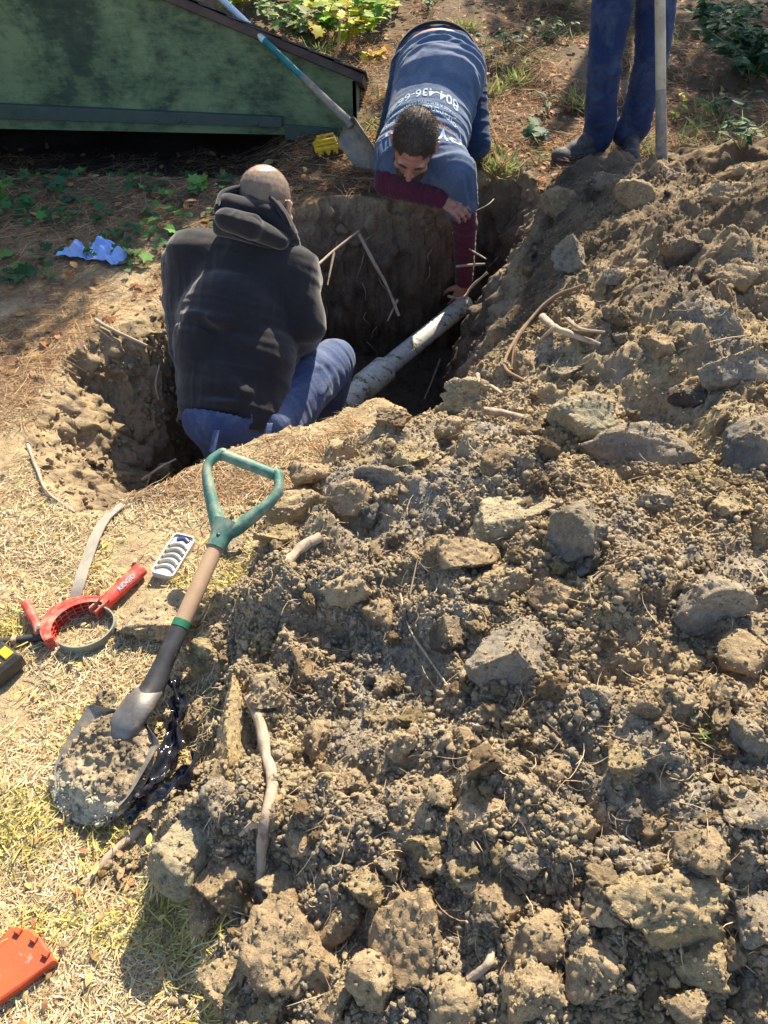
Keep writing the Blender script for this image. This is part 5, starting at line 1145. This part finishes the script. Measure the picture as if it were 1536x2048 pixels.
for pxy in ((428, 880), (535, 866)):
    p = W(*pxy, d=2.44); MB().box(p+v3((0, 0, -.005)), (1, 0, .0), bax, (0, -1, .2), .020, .075, .006, .002).build('belt_loop', M_['jeans_blue'], je_)
for k_, f_ in ((Rk, Rf), (Lk, Lf)):
    MB().tube([f_, f_+v3((0, .0, -.05)), f_+v3((.02, .06, -.09)), f_+v3((.03, .19, -.10))], [.055, .055, .048, .038], seg=16).build('boot', M_['leather'], sm1)
# ------------------------------------------------------------ kneeling man reaching into the pit
pel2 = W(874, 128, d=3.72); S1 = W(790, 305, d=3.36); S2 = W(908, 345, d=3.28); ch2 = (S1+S2)/2+v3((.0, .14, .0))
hc2 = W(828, 290, d=3.10); hu2 = v3((.03, -.72, .68)); hf2 = v3((-.16, -.66, -.73))
E2 = W(930, 452, d=3.48); Wr2 = W(928, 568, d=3.74); E1 = W(775, 366, d=3.42); Wr1 = W(884, 398, d=3.30)
km = empty('person', (pel2.x, pel2.y, 0), 'man kneeling at the pit rim in lettered blue shirt over maroon sleeves, reaching down', 'person')
hp2, HL2, HM2 = head_parts(hc2, hu2, hf2, 1.13)
K1 = v3((.05, 4.02, .09)); K2 = v3((.46, 3.98, .09)); F1 = v3((.06, 4.45, .07)); F2 = v3((.42, 4.42, .07)); H1 = pel2+v3((-.11, 0, -.03)); H2 = pel2+v3((.12, 0, -.03))
sk = hp2+[('c', HL2(0, -.02, -.05), ch2+v3((0, -.08, .02)), .060, .085), ('c', pel2, ch2, .125, .125, (1.35, 1, 1)), ('c', S1, S2, .06, .06), ('c', S2, E2, .048, .042), ('c', E2, Wr2, .040, .026), ('c', S1, E1, .048, .042), ('c', E1, Wr1, .040, .027),
     ('c', H1, K1, .09, .055), ('c', K1, F1, .05, .035), ('c', H2, K2, .09, .055), ('c', K2, F2, .05, .035), ('e', pel2+v3((0, -.05, .045)), (.175, .12, .12))]
sk += hand_parts(Wr1, v3((.80, -.18, -.42)), v3((-.15, -.65, .75)), -1, .42, 1.02, .07, (.50, .42, .42, .50))
sk += hand_parts(Wr2, v3((-.16, .10, -.9)), v3((.1, -1, .1)), 1, .30, 1.05, .10)
body2 = blob('body', sk, .0034, M_['skin'], km, 2)
# shirt
ax2 = (ch2-pel2).normalized()
ts = [('c', pel2-v3((0, .17, -.02)), ch2+v3((0, -.03, .01)), .152, .146, (1.36, 1, 1)), ('c', pel2-v3((0, .22, -.03)), pel2-v3((0, .30, -.01)), .155, .158, (1.34, 1, 1)), ('c', S1+v3((.03, .05, 0)), S2+v3((-.03, .05, 0)), .115, .115), ('c', S1, S1+(E1-S1)*.42, .092, .078), ('c', S2, S2+(E2-S2)*.62, .098, .072),
      ('c', ch2+v3((0, -.06, .02)), HL2(0, -.035, -.095), .10, .072)]
OC0 = W(843, 190, d=3.30)
def tf(p):
    d = folds(ax2, .012, 13, 201, .16)(p)
    s = (p-np.array(pel2))@np.array(ax2)
    for k, (s0, am) in enumerate(((.04, .012), (.10, .013), (.155, .010), (.21, .013), (.27, .009), (.33, .009), (.39, .007))):
        ww = s-s0-.25*(p[:, 0]-pel2.x)**2*2.5-.012*np.sin(p[:, 0]*20+k*2); d += am*np.exp(-(ww/.014)**2)-am*.5*np.exp(-((ww-.026)/.014)**2)
    tx = 1-.85*np.exp(-(((s-.42)/.17)**4))*np.exp(-(((p[:, 0]-OC0.x)/.22)**6)); d = d*tx
    e = np.array((S2+E2)/2); dd = np.array((E2-S2).normalized()); d += folds(E2-S2, .006, 30, 210, .3)(p)*np.exp(-(np.linalg.norm(p-e, axis=1)/.16)**2)
    return d
tee = blob('t_shirt', ts, .0055, M_['tee'], km, 5, tf, lambda c: (c.y-pel2.y) > -.055-.9*(c.x-pel2.x)**2)
tube('collar', [HL2(.066, -.03, -.07)*1., HL2(.045, -.075, -.055)*1., HL2(0, -.092, -.05)*1., HL2(-.045, -.075, -.055)*1., HL2(-.066, -.03, -.07)*1.], .008, M_['tee'], km, seg=8, sub=8)
# sleeves
mf = folds(E2-Wr2, .0045, 26, 220, .3)
blob('sleeve', [('c', S2+(E2-S2)*.45, E2, .064, .060), ('c', E2, Wr2+(Wr2-E2)*-.08, .058, .043)], .005, M_['maroon'], km, 3, mf)
blob('sleeve', [('c', S1+(E1-S1)*.3, E1, .070, .063), ('c', E1, Wr1+(Wr1-E1)*-.04, .061, .044)], .005, M_['maroon'], km, 3, folds(Wr1-E1, .005, 22, 230, .3))
# jeans and waist
jn2 = [('c', pel2+v3((-.05, .07, -.01)), pel2+v3((.05, .07, -.01)), .165, .165), ('c', H1, K1, .125, .085), ('c', K1, F1, .082, .07), ('c', H2, K2, .130, .085), ('c', K2, F2, .082, .07), ('c', pel2+v3((-.06, .0, -.06)), pel2+v3((.06, .0, -.06)), .155, .155)]
blob('jeans', jn2, .006, M_['jeans_navy'], km, 4, lambda p: folds(K2-H2, .006, 13, 240, .3)(p))
wl = [pel2+v3((.20*math.sin(t), .02-.02*math.cos(t)+.085*math.cos(t)*.4, .165*math.cos(t))) for t in np.linspace(-1.45, 1.45, 9)]
tube('waistband', [p+v3((0, .02, .004)) for p in wl], .0135, M_['blackcloth'], km, seg=10, sub=6, flat=.7, nz=.1)
for f_ in (F1, F2): MB().tube([f_+v3((0, -.02, 0)), f_+v3((0, .06, -.0)), f_+v3((0, .16, .02))], [.05, .05, .04], seg=14).build('boot', M_['leather'], km)
# hair and beard
hr = [('e', HL2(0, -.016, .040), np.array((.080, .100, .088))*1.13, HM2), ('e', HL2(0, -.045, .0), np.array((.074, .070, .075))*1.13, HM2)]
hc2v = np.array(hc2)
def hcut(c):
    q = HM2.T@(np.array(c)-hc2v)/1.13; return (q[2] < .048 and q[1] > .045) or (q[1] > .0 and q[2] < .005) or (q[1] > -.03 and q[2] < -.02 and abs(q[0]) > .06) or q[2] < -.07 or (q[1] > .058+.25*abs(q[0]) and q[2] < .075)
hair = blob('hair', hr, .0045, M_['hair'], km, 1, lambda p: .0022*fbm(p[:, 0], p[:, 1], p[:, 2], f=60, o=3, s=5), hcut)
hairs('hair_strands', hair, 9000, .011, (.065, .045, .032), km, lambda c: c[:, 2] > -9, HAIRM, HM2[:, 1]*.5-HM2[:, 2]*.1, 6)
bd = blob('beard', [('c', HL2(-.052, .040, -.062), HL2(-.030, .066, -.090), .018, .022), ('c', HL2(.052, .040, -.062), HL2(.030, .066, -.090), .018, .022), ('c', HL2(-.03, .068, -.094), HL2(.03, .068, -.094), .026, .026), ('c', HL2(-.060, .020, -.03), HL2(-.052, .040, -.062), .012, .018), ('c', HL2(.060, .020, -.03), HL2(.052, .040, -.062), .012, .018), ('c', HL2(-.02, .094, -.052), HL2(.02, .094, -.052), .007, .007)], .004, M_['hair'], km, 2, lambda p: .003*fbm(p[:, 0], p[:, 1], p[:, 2], f=80, o=2, s=6))
for sg in (-1, 1): tube('eyebrow', [HL2(sg*.015, .096, .018)*1., HL2(sg*.034, .093, .026)*1., HL2(sg*.052, .082, .018)*1.], [.004, .005, .003], M_['hair'], km, seg=8)
# lettering on the back
tv = BVHTree.FromPolygons([x.co[:] for x in tee.data.vertices], [p.vertices[:] for p in tee.data.polygons])
ctr = W(843, 190, d=3.30); hitc = tv.ray_cast(ctr, (ctr-cam.location).normalized()); OC = hitc[0] if hitc[0] else ctr
nb = v3((0, .28, 1)).normalized(); Uv = v3((-1, .10, .0)); Uv = (Uv-nb*Uv.dot(nb)).normalized(); Vv = nb.cross(Uv); Vv = Vv if Vv.y < 0 else -Vv
def on_back(v0, arc=.25):
    def fn(u, v):
        p = OC+Uv*u+Vv*(v+v0+arc*u*u); h = tv.ray_cast(p+nb*.3, -nb); 
        k = 0
        while not h[0] and k < 30: k += 1; p = p*.97+OC*.03; h = tv.ray_cast(p+nb*.3, -nb)
        return h[0]+nb*.0022 if h[0] else p
    return fn
text_obj('lettering', '804-436-6640', .060, on_back(-.015), M_['letter'], tee, sub=2, bold=.0008)
text_obj('lettering', 'CLASS A BUILDING CONTRACTOR', .0205, on_back(.036), M_['letter'], tee, sub=1)
text_obj('lettering', 'Commercial \u2022 Residential', .037, on_back(.068), M_['letter'], tee, sub=1, bold=.0004)
text_obj('lettering', 'CONSTRUCTION LLC', .034, on_back(.106), M_['letter_red'], tee, sub=1)
text_obj('lettering', 'OVARCON', .078, on_back(.158), M_['letter'], tee, sub=2, bold=.0015)
# ------------------------------------------------------------ standing man
Ya = 4.03
A1 = v3((1.105, Ya, .10)); A2 = v3((1.315, Ya+.05, .09)); Kn1 = W(1207, 128, y=Ya-.03); Kn2 = W(1300, 128, y=Ya+.02); Hp1 = v3((1.055, Ya+.06, .90)); Hp2 = v3((1.235, Ya+.08, .90)); P3 = (Hp1+Hp2)/2
C3 = P3+v3((0, -.04, .42)); Sa = C3+v3((-.19, 0, .08)); Sb = C3+v3((.19, 0, .08)); hc3 = C3+v3((0, -.06, .33))
sm3 = empty('person', ((A1+A2)/2).to_tuple()[:2]+(0,), 'man standing behind the mound in dark blue jeans and dusty black boots', 'person')
hp3, HL3, HM3 = head_parts(hc3, (0, -.25, 1), (-.2, -1, -.4), 1.05)
gr1 = b0+dv*1.0; gr2 = b0+dv*.86
Ea = Sa+v3((-.03, -.05, -.28)); Eb = Sb+v3((.04, -.06, -.27)); Wa = gr1+v3((-.07, .03, .02)); Wb = gr2+v3((.07, .04, .01))
sk3 = hp3+[('c', HL3(0, -.02, -.06), C3+v3((0, 0, .05)), .06, .08), ('c', P3, C3, .13, .14, (1.25, .85, 1)), ('c', Sa, Sb, .06, .06), ('c', Sa, Ea, .05, .042), ('c', Ea, Wa, .04, .027), ('c', Sb, Eb, .05, .042), ('c', Eb, Wb, .04, .027),
     ('c', Hp1, Kn1, .085, .058), ('c', Kn1, A1, .055, .038), ('c', Hp2, Kn2, .085, .058), ('c', Kn2, A2, .055, .038)]
sk3 += hand_parts(Wa, v3((.9, -.2, 0)), v3((-.2, -1, .2)), 1, .9)+hand_parts(Wb, v3((-.9, -.2, 0)), v3((.2, -1, .2)), -1, .9)
blob('body', sk3, .006, M_['skin'], sm3, 2)
blob('shirt', [('c', P3+v3((0, 0, .05)), C3, .155, .165, (1.25, .85, 1)), ('c', Sa, Sb, .085, .085), ('c', Sa, Ea, .075, .065), ('c', Sb, Eb, .075, .065), ('c', Ea, Ea+(Wa-Ea)*.85, .06, .042), ('c', Eb, Eb+(Wb-Eb)*.85, .06, .042)], .009, M_['blackcloth'], sm3, 4, folds((0, 0, 1), .006, 10, 301, .3))
blob('hair', [('e', HL3(0, -.02, .04), np.array((.082, .10, .09))*1.05, HM3)], .007, M_['hair'], sm3, 2)
j3 = [('c', Hp1, Kn1+v3((0, 0, .04)), .108, .082), ('c', Kn1+v3((0, 0, .03)), A1+v3((-.0, .01, .04)), .080, .078), ('c', A1+v3((0, .01, .05)), A1+v3((0, .02, -.0)), .078, .080), ('c', Hp2, Kn2+v3((0, 0, .04)), .108, .082), ('c', Kn2+v3((0, 0, .03)), A2+v3((-.02, .01, .05)), .080, .078), ('c', A2+v3((-.02, .01, .05)), A2+v3((-.04, .02, .02)), .080, .090), ('c', Hp1, Hp2, .12, .12), ('c', P3, P3+v3((0, 0, .10)), .13, .12, (1.2, .9, 1))]
def j3f(p):
    d = folds((0, 0, 1), .006, 12, 310, .3)(p)
    for a, b, k in (((1185, 105), (1240, 140), .018), ((1180, 150), (1240, 120), -.018), ((1178, 135), (1245, 150), .013), ((1270, 120), (1330, 150), .016), ((1268, 150), (1330, 135), -.015), ((1190, 200), (1235, 175), .010), ((1275, 215), (1320, 190), .010), ((1215, 240), (1185, 275), .006), ((1240, 275), (1300, 290), .010)): d += gfold(p, W(*a, y=Ya-.08), W(*b, y=Ya-.08), k, .013)
    return d
blob('jeans', j3, .0065, M_['jeans_dark'], sm3, 4, j3f, lambda c: c.z < .045)
for s_, (h_, t_) in enumerate((((1.115, Ya+.02), (.865, Ya-.13)), ((1.30, Ya+.10), (1.24, Ya-.17)))):
    h_ = v3((*h_, 0)); t_ = v3((*t_, 0)); d_ = (t_-h_).normalized(); sd = d_.cross(Z)
    bt = empty('x', h_, 'x', 'x'); bpy.data.objects.remove(bt)
    zf = max(0.0, float(zat((h_+t_).x/2, (h_+t_).y/2)[0])-.0); zf = min(zf, .03)
    u_ = [('c', h_+Z*(.05+zf), h_+Z*(.17+zf), .045, .052), ('c', h_+Z*(.05+zf), t_-d_*.05+Z*(.045+zf), .042, .045, (1, 1, .9)), ('c', h_+d_*.06+Z*(.10+zf), t_-d_*.08+Z*(.06+zf), .042, .035), ('e', t_-d_*.045+Z*(.048+zf), (.052, .052, .042))]
    b_ = blob('boot', u_, .0045, M_['leather'], sm3, 3, lambda p: .0015*fbm(p[:, 0], p[:, 1], p[:, 2], f=40, o=3, s=9))
    so_ = blob('sole', [('c', h_+Z*(.018+zf), t_-d_*.045+Z*(.018+zf), .046, .052, (1, 1, .38))], .0045, M_['sole'], sm3, 1)
    lc = MB()
    for k in range(6):
        c_ = h_+d_*(.045+.022*k)+Z*(.155-.011*k+zf); lc.tube([c_-sd*.03-Z*.012, c_+Z*.004, c_+sd*.03-Z*.012], .0028, seg=6, sub=4)
    lc.build('laces', M_['black'], b_)
# ============================================================ trees out of frame that shade the bank
def tree(base, top, clumps, label, seed, lsz=.085, n_each=420, cols=((.05, .11, .03), (.08, .14, .03), (.12, .16, .04))):
    random.seed(seed); e = empty('tree', base, label, 'tree', 'trees beyond the top of the photo'); t = MB(); t.tube([base, base*.6+top*.4+v3((.1, 0, 0)), top], [.20, .15, .07], seg=14, sub=6, nz=.12, nf=6)
    sp_ = []
    for c, r_ in clumps:
        c = v3(c); k = min(1, max(.35, (c.z-base.z)/(top.z-base.z)*.75)); s_ = base+(top-base)*k; t.tube([s_, (s_+c)/2+Z*.15, c], [.05, .035, .012], seg=8, sub=5, nz=.15, nf=6)
        for q in range(int(n_each*(r_/.5)**2)):
            d = v3((random.gauss(0, 1), random.gauss(0, 1), random.gauss(0, .8))); d = d/max(.3, d.length)*r_*random.random()**.45
            sp_.append((c+d, (random.gauss(0, 1), random.gauss(0, 1), random.gauss(-.2, .5)), (random.gauss(0, .6), random.gauss(0, .6), 1), lsz*random.uniform(.7, 1.3)))
    t.build('trunk', M_['bark'], e); leaves('crown', sp_, 'oval', cols, LEAF, e); return e
def over(px, py, h, z=0., dx=0, dy=0): p = W(px, py, z=z); return p+SD*((h-z)/SD.z)+v3((dx, dy, 0))
cl1 = [(over(px, py, h), r_) for px, py, h, r_ in ((40, 560, 3.6, .42), (-60, 620, 3.8, .42), (150, 500, 3.7, .40), (60, 430, 3.9, .5), (250, 430, 3.6, .36), (200, 360, 4.0, .5), (360, 390, 3.7, .38), (0, 330, 3.8, .6), (420, 320, 4.0, .5), (560, 330, 3.8, .36), (300, 270, 4.1, .6), (520, 270, 4.0, .5), (120, 260, 4.1, .6), (-200, 480, 3.9, .6), (-200, 300, 3.9, .7), (640, 375, 3.6, .22), (-150, 700, 3.7, .35))]
tree(v3((-.6, 9.6, .1)), v3((-.4, 9.2, 4.6)), cl1, 'leafy tree beyond the top of the photo that shades the left bank', 5)
cl2 = [(over(px, py, h), r_) for px, py, h, r_ in ((1450, 170, 4.2, .45), (1500, 90, 4.3, .6), (1420, 60, 4.4, .5), (1150, 60, 4.2, .35), (1060, 40, 4.4, .45), (1000, 100, 4.0, .22), (1380, 250, 3.9, .2), (850, 160, 4.0, .26), (900, 230, 3.9, .18), (800, 230, 3.9, .2), (1400, 200, 4.1, .45), (1480, 270, 4.0, .42), (1540, 150, 4.2, .5), (1000, 50, 4.3, .35), (1180, 420, 3.6, .18), (1150, 20, 4.3, .5), (1550, 220, 4.2, .5), (1230, 480, 3.5, .12), (900, 20, 4.4, .3))]
tree(v3((3.2, 10.6, .1)), v3((3.0, 10.0, 5.2)), cl2, 'leafy tree beyond the top right of the photo that dapples the far ground', 6, n_each=430)
for k, (x_, y_) in enumerate(((-6, 14), (7.5, 15), (1, 18), (12, 22), (-12, 20))):
    random.seed(50+k); tree(v3((x_, y_, .1)), v3((x_+.3, y_, 7)), [(v3((x_+random.uniform(-1.6, 1.6), y_+random.uniform(-1.6, 1.6), random.uniform(4, 8))), 1.0) for _ in range(10)], ('far tree left of the bulkhead', 'far tree right of the shrubs', 'far tree straight behind the men', 'farthest tree to the right', 'farthest tree to the left')[k]+' beyond the top of the photo', 60+k, .22, 60)
